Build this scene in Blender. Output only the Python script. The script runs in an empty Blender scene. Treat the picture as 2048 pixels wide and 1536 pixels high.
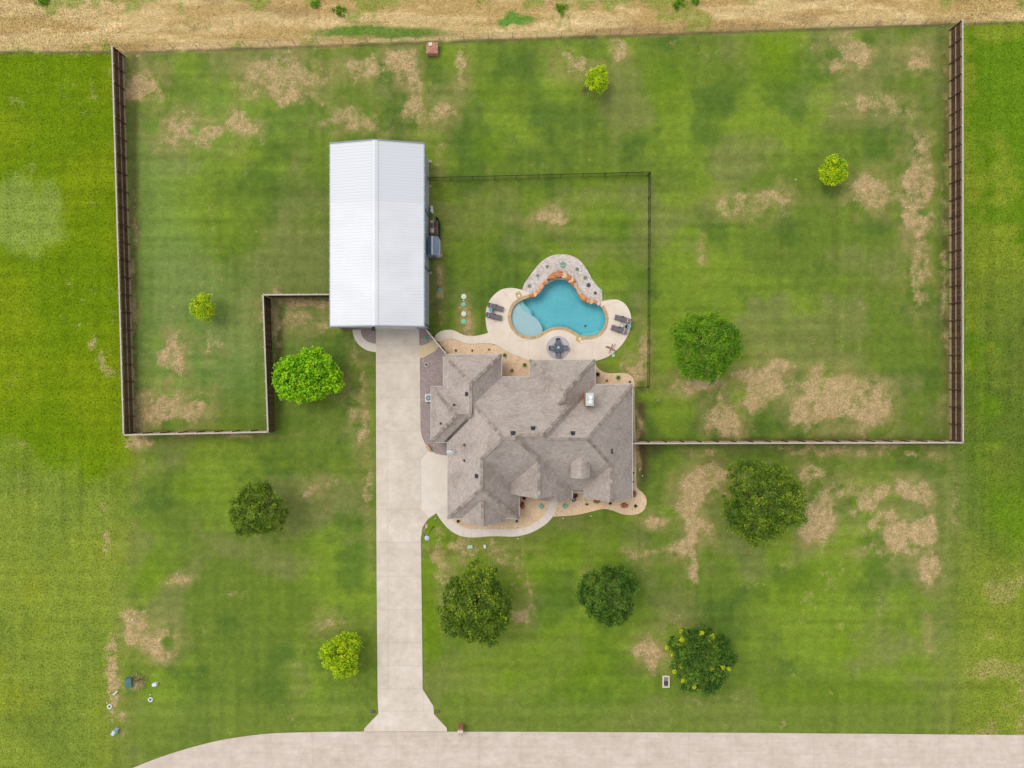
import bpy, math, random
import numpy as np
from mathutils import Vector, Matrix
from mathutils.geometry import tessellate_polygon
random.seed(7); rng = np.random.default_rng(11)
S = bpy.context.scene; COL = S.collection
H = 84.0                                   # camera height above the lawn, metres
# ---------------------------------------------------------------- camera, sky, sun, exposure
cam = bpy.data.cameras.new('camera'); co = bpy.data.objects.new('camera', cam); COL.objects.link(co)
co.location = (0, 0, H); co.rotation_euler = (0, 0, 0)
cam.sensor_width = 36; cam.lens = 36*H/128.0; cam.clip_end = 5000; S.camera = co
S.view_settings.view_transform = 'Standard'; S.view_settings.look = 'None'
S.view_settings.exposure = 0.96; S.view_settings.gamma = 1.0
SUN_EL, SUN_AZ = math.radians(60), math.radians(-55)     # soft light from the upper left
w = bpy.data.worlds.new('World'); S.world = w; w.use_nodes = True
nt = w.node_tree; bg = nt.nodes['Background']
sky = nt.nodes.new('ShaderNodeTexSky'); sky.sky_type = 'NISHITA'; sky.sun_disc = False
sky.sun_elevation = SUN_EL; sky.sun_rotation = SUN_AZ; sky.air_density = 1.0; sky.dust_density = 0.8
hs = nt.nodes.new('ShaderNodeHueSaturation'); hs.inputs['Saturation'].default_value = 0.16
nt.links.new(sky.outputs[0], hs.inputs['Color']); nt.links.new(hs.outputs[0], bg.inputs[0])
bg.inputs[1].default_value = 0.15
sl = bpy.data.lights.new('sun', 'SUN'); sl.energy = 0.95; sl.angle = math.radians(32); sl.color = (1, .93, .83)
so = bpy.data.objects.new('sun', sl); COL.objects.link(so)
d = Vector((math.sin(SUN_AZ)*math.cos(SUN_EL), math.cos(SUN_AZ)*math.cos(SUN_EL), math.sin(SUN_EL)))
so.rotation_euler = d.to_track_quat('Z', 'Y').to_euler(); so.location = (0, 0, 60)

G = 1.5                                    # light gain of a level surface: photo colour / G = albedo
def lin(c):
    c = c/255.0
    return c/12.92 if c <= 0.04045 else ((c+0.055)/1.055)**2.4
def P(r, g, b): return (lin(r)/G, lin(g)/G, lin(b)/G, 1)
def W(px, py, z=0.0):
    k = (H-z)/H/16.0
    return ((px-1024)*k, (768-py)*k)
def W3(px, py, z=0.0): return (*W(px, py, z), z)

# ---------------------------------------------------------------- materials
MATS = {}
def nodes(name):
    m = bpy.data.materials.new(name); m.use_nodes = True; t = m.node_tree
    return m, t, t.nodes['Principled BSDF']
def N(t, typ, **kw):
    n = t.nodes.new('ShaderNode'+typ)
    for k, v in kw.items():
        if isinstance(k, str) and hasattr(n, k): setattr(n, k, v)
    return n
def noise(t, scale, detail=4, rough=.6, coord=None, dist=0):
    n = t.nodes.new('ShaderNodeTexNoise'); n.inputs['Scale'].default_value = scale
    n.inputs['Detail'].default_value = detail; n.inputs['Roughness'].default_value = rough
    n.inputs['Distortion'].default_value = dist
    if coord is not None: t.links.new(coord, n.inputs['Vector'])
    return n
def ramp(t, src, stops):
    r = t.nodes.new('ShaderNodeValToRGB'); e = r.color_ramp.elements
    while len(e) < len(stops): e.new(.5)
    for el, (p, c) in zip(e, stops): el.position = p; el.color = c
    t.links.new(src, r.inputs[0]); return r
def mixc(t, fac, a, b, mode='MIX'):
    m = t.nodes.new('ShaderNodeMix'); m.data_type = 'RGBA'; m.blend_type = mode
    for sock, v in ((m.inputs[0], fac), (m.inputs[6], a), (m.inputs[7], b)):
        if hasattr(v, 'links') or isinstance(v, bpy.types.NodeSocket): t.links.new(v, sock)
        else: sock.default_value = v
    return m.outputs[2]
def math_(t, op, a, b=None):
    m = t.nodes.new('ShaderNodeMath'); m.operation = op
    for i, v in enumerate((a, b)):
        if v is None: continue
        if isinstance(v, bpy.types.NodeSocket): t.links.new(v, m.inputs[i])
        else: m.inputs[i].default_value = v
    return m.outputs[0]
def objc(t): return t.nodes.new('ShaderNodeTexCoord').outputs['Object']
def geo(t): return t.nodes.new('ShaderNodeNewGeometry').outputs['Position']
def attr(t, name, out='Fac'):
    a = t.nodes.new('ShaderNodeAttribute'); a.attribute_name = name; return a.outputs[out]
def bump(t, h, b, strength=.3, dist=.02):
    n = t.nodes.new('ShaderNodeBump'); n.inputs['Strength'].default_value = strength
    n.inputs['Distance'].default_value = dist; t.links.new(h, n.inputs['Height'])
    t.links.new(n.outputs[0], b.inputs['Normal'])
def mat(name, col, col2=None, scale=3, rough=.8, metal=0, spec=.3, bmp=0, scale2=None, dark=.0, tint=None):
    """base colour varied by noise towards col2, finer mottling, optional per-face tint attribute"""
    if name in MATS: return MATS[name]
    m, t, b = nodes(name); c = geo(t)
    if col2 is None: col2 = tuple(x*.78 for x in col[:3])+(1,)
    n1 = noise(t, scale, 5, .65, c)
    r = ramp(t, n1.outputs[0], [(.3, col2), (.7, col)])
    out = r.outputs[0]
    if scale2:
        n2 = noise(t, scale2, 3, .7, c)
        r2 = ramp(t, n2.outputs[0], [(.3, (1-dark,)*3+(1,)), (.7, (1+dark*.4,)*3+(1,))])
        out = mixc(t, 1.0, out, r2.outputs[0], 'MULTIPLY')
    if tint:
        r3 = ramp(t, attr(t, 'tint'), [(0, (1-tint,)*3+(1,)), (1, (1+tint*.6,)*3+(1,))])
        out = mixc(t, 1.0, out, r3.outputs[0], 'MULTIPLY')
    t.links.new(out, b.inputs['Base Color'])
    b.inputs['Roughness'].default_value = rough; b.inputs['Metallic'].default_value = metal
    b.inputs['Specular IOR Level'].default_value = spec
    if bmp:
        n3 = noise(t, (scale2 or scale)*1.0, 4, .7, c); bump(t, n3.outputs[0], b, bmp, .03)
    MATS[name] = m; return m

# ---------------------------------------------------------------- mesh building
def tag(o, label=None, cat=None, group=None, kind=None):
    for k, v in (('label', label), ('category', cat), ('group', group), ('kind', kind)):
        if v: o[k] = v
    return o
def thing(name, label, cat, loc=(0, 0, 0), group=None, rz=0):
    o = bpy.data.objects.new(name, None); COL.objects.link(o); o.location = loc; o.rotation_euler = (0, 0, rz)
    o.empty_display_size = .3
    return tag(o, label, cat, group)
def root_loc(o):
    v = Vector((0, 0, 0))
    while o is not None: v += o.location; o = o.parent
    return v
class MB:
    def __init__(s): s.v = []; s.f = []; s.m = []; s.t = []; s.uv = {}
    def add(s, vs, fs, m=0, tint=.5):
        b = len(s.v); s.v += [tuple(p) for p in vs]
        for f in fs: s.f.append(tuple(b+i for i in f)); s.m.append(m); s.t.append(tint)
        return s
    def box(s, x0, y0, z0, x1, y1, z1, m=0, tint=.5):
        v = [(x, y, z) for z in (z0, z1) for y in (y0, y1) for x in (x0, x1)]
        return s.add(v, [(0, 2, 3, 1), (4, 5, 7, 6), (0, 1, 5, 4), (2, 6, 7, 3), (0, 4, 6, 2), (1, 3, 7, 5)], m, tint)
    def obox(s, c, size, rz=0, m=0, tint=.5, M=None):
        R = M or Matrix.Rotation(rz, 3, 'Z'); h = [q/2 for q in size]; c = Vector(c)
        v = [c+R@Vector((x*h[0], y*h[1], z*h[2])) for z in (-1, 1) for y in (-1, 1) for x in (-1, 1)]
        return s.add(v, [(0, 2, 3, 1), (4, 5, 7, 6), (0, 1, 5, 4), (2, 6, 7, 3), (0, 4, 6, 2), (1, 3, 7, 5)], m, tint)
    def beam(s, p, q, wd, ht, m=0, tint=.5):
        p, q = Vector(p), Vector(q); dr = (q-p); L = dr.length; x = dr/L
        up = Vector((0, 0, 1)) if abs(x.z) < .95 else Vector((0, 1, 0))
        y = up.cross(x).normalized(); z = x.cross(y)
        return s.obox((p+q)/2, (L, wd, ht), m=m, tint=tint, M=Matrix((x, y, z)).transposed())
    def cyl(s, cx, cy, z0, z1, r0, r1=None, n=16, m=0, cap=True, tint=.5):
        r1 = r0 if r1 is None else r1
        v = [(cx+r*math.cos(2*math.pi*i/n), cy+r*math.sin(2*math.pi*i/n), z) for r, z in ((r0, z0), (r1, z1)) for i in range(n)]
        f = [(i, (i+1) % n, n+(i+1) % n, n+i) for i in range(n)]
        if cap: f += [tuple(range(n-1, -1, -1)), tuple(range(n, 2*n))]
        return s.add(v, f, m, tint)
    def tube(s, p, q, r, r2=None, n=8, m=0, tint=.5):
        p, q = Vector(p), Vector(q); x = (q-p).normalized(); r2 = r if r2 is None else r2
        a = x.orthogonal().normalized(); b = x.cross(a)
        v = [c+a*(rr*math.cos(2*math.pi*i/n))+b*(rr*math.sin(2*math.pi*i/n)) for c, rr in ((p, r), (q, r2)) for i in range(n)]
        f = [(i, (i+1) % n, n+(i+1) % n, n+i) for i in range(n)]+[tuple(range(n-1, -1, -1)), tuple(range(n, 2*n))]
        return s.add(v, f, m, tint)
    def lathe(s, cx, cy, prof, n=16, m=0, tint=.5):
        v = [(cx+r*math.cos(2*math.pi*i/n), cy+r*math.sin(2*math.pi*i/n), z) for r, z in prof for i in range(n)]
        f = [(k*n+i, k*n+(i+1) % n, (k+1)*n+(i+1) % n, (k+1)*n+i) for k in range(len(prof)-1) for i in range(n)]
        f += [tuple(range(n-1, -1, -1)), tuple(range((len(prof)-1)*n, len(prof)*n))]
        return s.add(v, f, m, tint)
    def prism(s, pts, z0, z1, holes=(), m=0, ms=None, bottom=False, tint=.5):
        loops = [list(pts)]+[list(h) for h in holes]; flat = [p for l in loops for p in l]
        tris = tessellate_polygon([[Vector((p[0], p[1], 0)) for p in l] for l in loops])
        n = len(flat); v = [(p[0], p[1], z1) for p in flat]+[(p[0], p[1], z0) for p in flat]
        up = []
        for a, b, c in tris:
            A, B, C = flat[a], flat[b], flat[c]
            up.append((a, b, c) if (B[0]-A[0])*(C[1]-A[1])-(B[1]-A[1])*(C[0]-A[0]) > 0 else (a, c, b))
        base = len(s.v); s.add(v, up, m, tint)
        if bottom: s.f += [tuple(base+n+i for i in f[::-1]) for f in up]; s.m += [m]*len(up); s.t += [tint]*len(up)
        if z1 > z0:
            k = 0
            for li, l in enumerate(loops):
                L = len(l); ar = sum(l[i][0]*l[(i+1) % L][1]-l[(i+1) % L][0]*l[i][1] for i in range(L))
                for i in range(L):
                    a, b = k+i, k+(i+1) % L
                    f = (a+n, b+n, b, a) if (ar > 0) == (li == 0) else (a, b, b+n, a+n)
                    s.f.append(tuple(base+j for j in f)); s.m.append(m if ms is None else ms); s.t.append(tint)
                k += L
        return s
    def ball(s, c, r, n=10, k=6, m=0, sc=(1, 1, 1), jit=0, tint=.5, seed=0):
        rr = random.Random(seed); v = []; f = []
        for j in range(1, k):
            th = math.pi*j/k
            for i in range(n):
                ph = 2*math.pi*(i+.5*(j % 2))/n; q = r*(1+jit*(rr.random()-.5))
                v.append((c[0]+q*sc[0]*math.sin(th)*math.cos(ph), c[1]+q*sc[1]*math.sin(th)*math.sin(ph), c[2]+q*sc[2]*math.cos(th)))
        for j in range(k-2):
            for i in range(n): f.append((j*n+i, (j+1)*n+i, (j+1)*n+(i+1) % n, j*n+(i+1) % n))
        v += [(c[0], c[1], c[2]+r*sc[2]), (c[0], c[1], c[2]-r*sc[2])]; T = len(v)-2
        f += [(T, i, (i+1) % n) for i in range(n)]+[(T+1, (k-2)*n+(i+1) % n, (k-2)*n+i) for i in range(n)]
        return s.add(v, f, m, tint)
    def build(s, name, mats, parent=None, smooth=False, world=True, uv=None):
        me = bpy.data.meshes.new(name); off = root_loc(parent) if (parent is not None and world) else Vector((0, 0, 0))
        me.from_pydata([tuple(Vector(p)-off) for p in s.v], [], s.f)
        mats = mats if isinstance(mats, (list, tuple)) else [mats]
        for mm in mats: me.materials.append(mm)
        me.polygons.foreach_set('material_index', s.m)
        a = me.attributes.new('tint', 'FLOAT', 'FACE'); a.data.foreach_set('value', s.t)
        if uv:
            l = me.uv_layers.new(name='UVMap')
            for p in me.polygons:
                for li, (a_, b_) in zip(p.loop_indices, uv[p.index]): l.data[li].uv = (a_, b_)
        if smooth: me.polygons.foreach_set('use_smooth', [True]*len(me.polygons))
        me.update(); o = bpy.data.objects.new(name, me); COL.objects.link(o)
        if parent is not None: o.parent = parent
        return o
def dup(root, loc, rz=None, label=None, scale=None):
    r = root.copy(); COL.objects.link(r); r.location = loc
    if rz is not None: r.rotation_euler = (0, 0, rz)
    if scale: r.scale = (scale,)*3
    if label: r['label'] = label
    for ch in list(root.children):
        c = ch.copy(); COL.objects.link(c); c.parent = r
        for g in ch.children:
            q = g.copy(); COL.objects.link(q); q.parent = c
    return r
def smoothpoly(pts, n=5, closed=True):
    """Catmull-Rom through pts; a 3rd element 1 marks a sharp corner"""
    out = []; L = len(pts)
    for i in range(L if closed else L-1):
        a, b, c, e = pts[(i-1) % L], pts[i], pts[(i+1) % L], pts[(i+2) % L]
        if not closed: a = pts[max(i-1, 0)]; e = pts[min(i+2, L-1)]
        if len(b) > 2: a = b
        if len(c) > 2: e = c
        for k in range(n):
            t = k/n; f = lambda p0, p1, p2, p3: .5*((2*p1)+(-p0+p2)*t+(2*p0-5*p1+4*p2-p3)*t*t+(-p0+3*p1-3*p2+p3)*t**3)
            if len(b) > 2 and len(c) > 2:
                out.append((b[0]+(c[0]-b[0])*t, b[1]+(c[1]-b[1])*t)); break
            out.append((f(a[0], b[0], c[0], e[0]), f(a[1], b[1], c[1], e[1])))
    if not closed: out.append(pts[-1][:2])
    return out
def WP(pts, z=0): return [W(p[0], p[1], z) for p in pts]
def zz(pts, ox=860, oy=480, k=4.452):            # readings taken from an enlarged crop
    return [((p[0]/k+ox), (p[1]/k+oy))+tuple(p[2:]) for p in pts]
def offset_poly(pts, dist):                      # + = outward for a ccw loop
    L = len(pts); ar = sum(pts[i][0]*pts[(i+1) % L][1]-pts[(i+1) % L][0]*pts[i][1] for i in range(L)); sg = 1 if ar > 0 else -1
    o = []
    for i in range(L):
        a, b, c = Vector(pts[i-1]), Vector(pts[i]), Vector(pts[(i+1) % L])
        t = (c-a).normalized(); o.append((b.x+sg*t.y*dist, b.y-sg*t.x*dist))
    return o
def inside(px, py, poly):
    r = np.zeros(px.shape, bool); L = len(poly)
    for i in range(L):
        x0, y0 = poly[i]; x1, y1 = poly[(i+1) % L]
        if y0 == y1: continue
        c = ((y0 > py) != (y1 > py)) & (px < (x1-x0)*(py-y0)/(y1-y0)+x0); r ^= c
    return r

# ---------------------------------------------------------------- ground
WATER = smoothpoly(zz([(905, 505), (830, 530), (770, 565), (735, 610), (720, 670), (725, 730), (750, 785), (800, 835), (860, 858), (905, 860), (955, 850), (1005, 820), (1060, 790), (1120, 775), (1180, 775), (1240, 792), (1290, 822), (1340, 850), (1400, 862), (1460, 852), (1510, 825), (1545, 780), (1562, 720), (1558, 670), (1540, 620), (1515, 590), (1470, 572), (1420, 560), (1370, 535), (1333, 495), (1310, 450), (1275, 405), (1240, 375), (1190, 357), (1130, 353), (1080, 372), (1030, 405), (1000, 445), (970, 480), (940, 497)]), 3)
WATERW = WP(WATER)

def vnoise(X, Y, scale, seed, octs=3):
    r = np.random.default_rng(seed); out = np.zeros(X.shape); amp = 1; tot = 0
    for o in range(octs):
        g = r.random((256, 256)); x = X/scale+1000; y = Y/scale+1000
        xi = np.floor(x).astype(int); yi = np.floor(y).astype(int); fx = x-xi; fy = y-yi
        fx = fx*fx*(3-2*fx); fy = fy*fy*(3-2*fy)
        a = g[xi % 256, yi % 256]; b = g[(xi+1) % 256, yi % 256]; c = g[xi % 256, (yi+1) % 256]; e = g[(xi+1) % 256, (yi+1) % 256]
        out += amp*((a*(1-fx)+b*fx)*(1-fy)+(c*(1-fx)+e*fx)*fy); tot += amp; amp *= .55; scale /= 2.1
    return out/tot
def sst(a, b, x): t = np.clip((x-a)/(b-a), 0, 1); return t*t*(3-2*t)

DRY = [(285,165,42,38,.8),(385,262,70,34,.72),(480,240,32,28,.7),(570,140,85,40,.85),(590,180,45,25,.8),(700,245,50,22,.62),(735,135,75,30,.65),(810,130,35,45,.7),(828,190,22,60,.9),(875,235,40,25,.65),(925,140,14,42,.62),
(1090,428,42,20,.8),(1235,95,20,28,.66),(1160,125,45,25,.6),(1700,112,38,36,.85),(1680,85,60,18,.55),(1830,118,34,30,.72),(1760,215,70,26,.55),(1848,300,22,34,.7),(1835,375,30,78,.95),(1832,445,26,30,.95),(1745,385,58,40,.78),(1500,412,80,26,.62),(1560,400,40,26,.6),(1405,512,9,26,.6),(1838,545,28,70,.75),(1836,590,30,30,.65),
(1670,795,85,48,1.0),(1735,820,45,48,1.0),(1620,830,40,30,.9),(1520,765,55,40,.82),(1545,740,35,25,.8),(1450,835,32,36,.85),(1385,772,52,20,.8),(1270,735,26,24,.9),(1290,690,14,24,.6),
(343,708,28,44,1.0),(345,795,52,22,.85),(340,825,62,26,1.0),(300,815,20,30,.7),(430,690,28,14,.55),(418,700,8,22,.6),
(270,1255,28,36,1.0),(305,1278,42,30,.9),(330,1310,28,16,.6),(363,1162,26,10,.85),(300,1225,20,20,.4),
(1385,1040,28,70,.95),(1395,975,40,36,1.0),(1430,950,40,22,.85),(1370,1100,32,24,.9),(1388,1145,9,32,.75),(1310,1040,26,12,.7),(1640,1035,34,36,.95),(1625,950,18,24,.75),(1700,980,40,24,.62),(1740,1000,30,30,.7),(1825,975,36,20,.9),(1850,990,22,18,.9),(1820,1065,50,28,.98),(1855,1060,22,40,.98),(1790,1100,60,16,.72),(1862,1140,20,34,.8),(1770,1050,40,24,.66),(1910,990,12,70,.62),(1640,900,60,10,.7),(1860,908,60,8,.6),(1715,905,60,8,.5),(1400,905,30,10,.6),(1292,1310,28,26,.92),(1270,1105,25,14,.6),(1335,1255,24,14,.5),(1857,1310,12,18,.66),(1855,1270,9,30,.5),
(905,1098,42,18,.62),(1050,1225,24,24,.66),(1030,1210,14,30,.5),(890,1180,12,60,.62),(1020,1120,50,14,.45),(728,830,16,100,.6),(700,790,18,50,.6),(716,700,14,60,.5),(648,980,36,26,.5),(660,1250,30,26,.45),(740,1000,10,100,.4),
(880,560,9,70,.7),(880,350,16,90,.45),(930,640,12,34,.82),(600,640,70,20,.6),(600,606,62,10,1.0),(552,640,10,60,.7),(210,1050,14,80,.5),(226,1385,14,50,.9),(225,1320,12,60,.6),(218,740,24,12,.6),(196,720,18,34,.5),(240,1440,20,30,.5),(868,1062,12,10,.62),(268,600,9,260,.55),(278,850,20,60,.65),(400,870,140,5,.6),(1890,400,8,400,.45),(1270,905,12,60,.7),(1276,870,8,60,.8),(1270,960,8,50,.7),(270,880,26,14,.9),(1700,893,220,6,.55)]
DRY += [(880,1130,14,60,.7),(955,1098,90,26,.52),(1035,1120,20,34,.5),(1175,1150,30,16,.5),(1060,1180,16,20,.5)]
LUSH = [(1540,110,85,70,.9),(1330,165,60,70,.6),(990,300,50,40,.5),(1200,350,80,20,.6),(1000,190,90,40,.3),(450,480,60,90,.35),(1230,445,40,50,.4),(1220,545,60,60,.5),(640,300,..., ) if False else (640,300,60,60,.2),(300,1150,40,60,.7),(380,980,50,30,.6),(860,1260,30,120,1.),(960,1330,80,40,.7),(1050,1150,90,60,.6),(1600,1180,90,60,.5),(1700,1290,60,40,.7),(1830,1330,60,30,.8),(880,1090,24,60,.8),(1500,920,60,12,.3),(1080,1330,240,110,.8),(1180,1100,110,50,.7),(1690,1390,260,40,.5),(860,1100,20,300,.7),(1190,440,100,60,.55),(960,440,60,80,.4),(900,480,30,60,.3),(560,1200,60,60,.2),(1060,400,60,30,.4),(930,520,40,60,.2),(1110,490,80,14,.5)]
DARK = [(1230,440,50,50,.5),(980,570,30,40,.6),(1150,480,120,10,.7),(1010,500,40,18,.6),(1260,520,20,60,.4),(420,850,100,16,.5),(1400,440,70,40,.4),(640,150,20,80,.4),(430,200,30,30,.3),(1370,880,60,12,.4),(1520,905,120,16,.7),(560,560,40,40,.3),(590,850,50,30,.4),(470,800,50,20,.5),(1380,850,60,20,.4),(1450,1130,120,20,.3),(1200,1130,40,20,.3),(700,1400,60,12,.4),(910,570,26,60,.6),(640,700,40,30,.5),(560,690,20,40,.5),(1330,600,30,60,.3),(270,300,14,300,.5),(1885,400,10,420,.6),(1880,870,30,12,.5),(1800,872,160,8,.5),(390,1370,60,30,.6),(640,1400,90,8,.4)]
LUSH = [q for q in LUSH if len(q) == 5]

def make_ground():
    def axis(lo, hi, st):
        c = list(np.arange(lo, hi+st/2, st)); g = st; a = c[0]; b = c[-1]; L = []; R = []
        while b < 1600: g *= 1.55; a -= g; b += g; L.append(a); R.append(b)
        return np.array(L[::-1]+c+R)
    xs = axis(-68, 68, .22); ys = axis(-52, 52, .22)
    X, Y = np.meshgrid(xs, ys, indexing='ij'); px = X*16+1024; py = 768-Y*16
    wob = (vnoise(X, Y, 3, 1)-.5)*16
    # zones
    yf = np.where(px < 225, 104, np.where(px < 1905, 106-(px-225)*58/1680, 48-(px-1905)*.03))
    field = sst(6, -6, py-yf+wob*.7)
    xl = np.where(py < 868, 246+(py-100)*.03, 268-(py-868)*.075)
    sw = sst(870, 930, py); left = sst(1, -1, (px-xl+wob*2*sw)/(5+55*sw)); right = sst(-1, 1, (px-1912+wob*2*sw)/(5+60*sw))
    def mixn(a, b, t): return a*(1-t[..., None])+b*t[..., None]
    C = lambda r, g, b: np.array([lin(r), lin(g), lin(b)])/G
    n1 = vnoise(X, Y, 11, 2, 4); n2 = vnoise(X, Y, 5, 3, 4); n3 = vnoise(X, Y, 1.6, 4, 3); n4 = vnoise(X, Y, 24, 5, 2)
    col = np.ones(X.shape+(3,))*C(106, 127, 46)
    col = mixn(col, C(126, 150, 46), sst(.5, .7, n1)*.75)
    col = mixn(col, C(78, 108, 42), sst(.5, .3, n2)*.65)
    col = mixn(col, C(126, 132, 72), sst(.48, .68, vnoise(X, Y, 7, 6, 4))*.75)
    col = mixn(col, C(124, 150, 78), sst(.42, .62, n4)*sst(900, 300, px)*sst(900, 700, py)*.55)
    thin = np.zeros(X.shape); lush = np.zeros(X.shape); dark = np.zeros(X.shape); dry = np.zeros(X.shape)
    for cx, cy, rx, ry, s in LUSH: lush = np.maximum(lush, s*sst(1.25, .2, np.hypot((px-cx+wob)/rx, (py-cy+wob)/ry)))
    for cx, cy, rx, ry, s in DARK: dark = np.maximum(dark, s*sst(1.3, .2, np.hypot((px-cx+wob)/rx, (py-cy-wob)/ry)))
    w2 = (vnoise(X, Y, 2.6, 8, 5)-.5)*70; w3 = (vnoise(X, Y, 2.6, 9, 5)-.5)*70
    for cx, cy, rx, ry, s in DRY:
        rr = np.hypot((px-cx+w2*min(1, rx/30))/rx, (py-cy+w3*min(1, ry/30))/ry); dry = np.maximum(dry, s*(.62*sst(1.25, .45, rr)+.38*sst(2.0, .6, rr)))
        thin = np.maximum(thin, s*sst(2.3, .7, rr))
    col = mixn(col, C(156, 144, 90), thin*.8*sst(.3, .56, vnoise(X, Y, 1.8, 34, 4))*(1-lush*.3))
    dry = dry+.16*sst(.5, .68, vnoise(X, Y, 9, 31, 4))*(1-field)
    N5 = vnoise(X, Y, 1.25, 32, 5); N5 = np.clip((N5-.5)/.26*.5+.5, 0, 1.1); N6 = vnoise(X, Y, .5, 33, 3); dry = sst(-.34, .62, dry-(.16+.72*N5)+(N6-.5)*.5)
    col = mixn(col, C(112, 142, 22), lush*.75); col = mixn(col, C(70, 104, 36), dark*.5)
    for cx, cy, rx, ry, q in ((1284, 830, 9, 70, .8), (1287, 925, 10, 50, .8), (1580, 879, 320, 5, .7), (600, 602, 60, 8, .6), (876, 590, 12, 60, .45), (1892, 450, 8, 420, .7), (270, 480, 7, 520, .5), (1300, 900, 30, 16, .6), (400, 862, 130, 5, .6), (1168, 182, 9, 9, .7), (222, 1340, 22, 70, .4), (870, 1105, 40, 12, .3), (560, 700, 9, 120, .6), (1432, 925, 40, 14, .4)):  # brown strips: bare soil, plus shade beside walls and fences painted into the colour
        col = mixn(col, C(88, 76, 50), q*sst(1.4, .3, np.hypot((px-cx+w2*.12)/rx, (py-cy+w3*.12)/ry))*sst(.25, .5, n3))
    # mown stripes, both ways
    st = (np.sin(py/16.5*np.pi+n2*2)*.35+np.sin(px/17.5*np.pi+n1*2)*.35+(vnoise(X*.04, Y, .55, 41, 2)-.5)*3.2*sst(.35, .6, n1)+(vnoise(X, Y*.04, .55, 42, 2)-.5)*3.2*sst(.6, .4, n1)+(vnoise(X, Y, .7, 43, 3)-.5)*2.6)
    lawn = (1-field)*(1-left)*(1-right)
    # southern verge by the road
    col = mixn(col, C(116, 134, 54), sst(1395, 1415, py)*.6)
    # neighbours
    vl = C(108, 136, 10)*np.ones(X.shape+(3,)); vl = mixn(vl, C(130, 148, 18), sst(.42, .7, n1)*.7); vl = mixn(vl, C(92, 126, 12), sst(.5, .25, n2)*.5)
    pale = sst(1.2, .6, np.hypot((px-48+w2)/78, (py-430+w3)/82))
    vl = mixn(vl, C(138, 158, 70), pale*.8)
    low = sst(860, 960, py+w2*2-np.clip(px, 0, 230)*.25)
    vl = mixn(vl, C(134, 150, 56), low*.85); vl = mixn(vl, C(138, 150, 40), low*sst(.5, .68, n2)*.6); vl = mixn(vl, C(104, 126, 48), low*sst(.5, .3, n1)*.5)
    col = mixn(col, vl, left)
    vr = C(100, 134, 22)*np.ones(X.shape+(3,)); vr = mixn(vr, C(136, 150, 44), sst(.48, .66, n2)*.75); vr = mixn(vr, C(98, 116, 46), sst(.52, .3, n1)*.7*sst(300, 700, py))
    vr = mixn(vr, C(134, 146, 52), sst(980, 1200, py+w2*3)*.7); vr = mixn(vr, C(94, 110, 44), sst(1960, 2020, px+w2*1.5)*sst(560, 760, py)*sst(1050, 900, py)*.7)
    col = mixn(col, vr, right); dry = dry*(1-right)+right*.42*sst(.6, .75, n2)*sst(900, 1100, py)
    # dry field to the north
    fy = vnoise(X*.35, Y*1.6, 1.6, 21, 4); fb = vnoise(X*.12, Y, 1.2, 22, 2)
    fc = C(202, 178, 130)*np.ones(X.shape+(3,)); fc = mixn(fc, C(174, 146, 90), sst(.48, .66, fb)*.65); fc = mixn(fc, C(226, 202, 156), sst(.55, .8, fy)*.7)
    fc = mixn(fc, C(156, 130, 92), sst(.45, .25, fy)*.6)
    gr = sst(.56, .7, vnoise(X, Y, 3.2, 23, 4)+.12*sst(40, 0, py)-.14*sst(1400, 1700, px)-.02)
    fc = mixn(fc, C(130, 148, 62), gr*.7)
    fc = mixn(fc, C(88, 128, 44), sst(1.2, .6, np.hypot((px-760)/150, (py-64-w3*.2)/13))*.9)
    fc = mixn(fc, C(84, 140, 50), sst(1.2, .6, np.hypot((px-1030+w2)/38, (py-42+w3*.5)/12))*.9)
    col = mixn(col, fc, field)
    edge = np.exp(-((py-yf-1)/3.2)**2)*sst(.3, .55, n3+.15); col = mixn(col, C(96, 84, 66), edge*.75)
    far = np.maximum(sst(50, 62, np.abs(Y)), sst(66, 80, np.abs(X)))
    for msk, cc in ((field, C(188, 160, 110)), (1-field, C(112, 136, 40))): col = mixn(col, cc*np.ones(col.shape), far*msk)
    dry = dry*(1-field)*(1-far); st = st*(1-far); stripe = 1+.085*st*(1-field)
    col = col*stripe[..., None]
    nx, ny = X.shape; V = np.zeros((nx*ny, 3)); V[:, 0] = X.ravel(); V[:, 1] = Y.ravel()
    V[:, 2] = 0
    I, J = np.meshgrid(np.arange(nx-1), np.arange(ny-1), indexing='ij'); a = (I*ny+J).ravel()
    Fq = np.stack([a, a+ny, a+ny+1, a+1], 1)
    ins = inside(V[:, 0], V[:, 1], WATERW); keep = ~ins[Fq].any(1); Fq = Fq[keep]
    me = bpy.data.meshes.new('ground'); me.vertices.add(len(V)); me.vertices.foreach_set('co', V.ravel())
    me.loops.add(Fq.size); me.loops.foreach_set('vertex_index', Fq.ravel().astype(np.int32))
    me.polygons.add(len(Fq)); me.polygons.foreach_set('loop_start', np.arange(0, Fq.size, 4, dtype=np.int32))
    me.polygons.foreach_set('loop_total', np.full(len(Fq), 4, dtype=np.int32)); me.update(); me.validate()
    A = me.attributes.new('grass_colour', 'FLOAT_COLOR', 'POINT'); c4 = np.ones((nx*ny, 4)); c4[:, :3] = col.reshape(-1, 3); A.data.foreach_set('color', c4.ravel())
    A = me.attributes.new('dry', 'FLOAT', 'POINT'); A.data.foreach_set('value', dry.ravel())
    A = me.attributes.new('field', 'FLOAT', 'POINT'); A.data.foreach_set('value', field.ravel())
    A = me.attributes.new('rough_turf', 'FLOAT', 'POINT'); A.data.foreach_set('value', (np.clip(left+right, 0, 1)*.8).ravel())
    m, t, b = nodes('grass'); c = geo(t)
    gcol = attr(t, 'grass_colour', 'Color')
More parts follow.
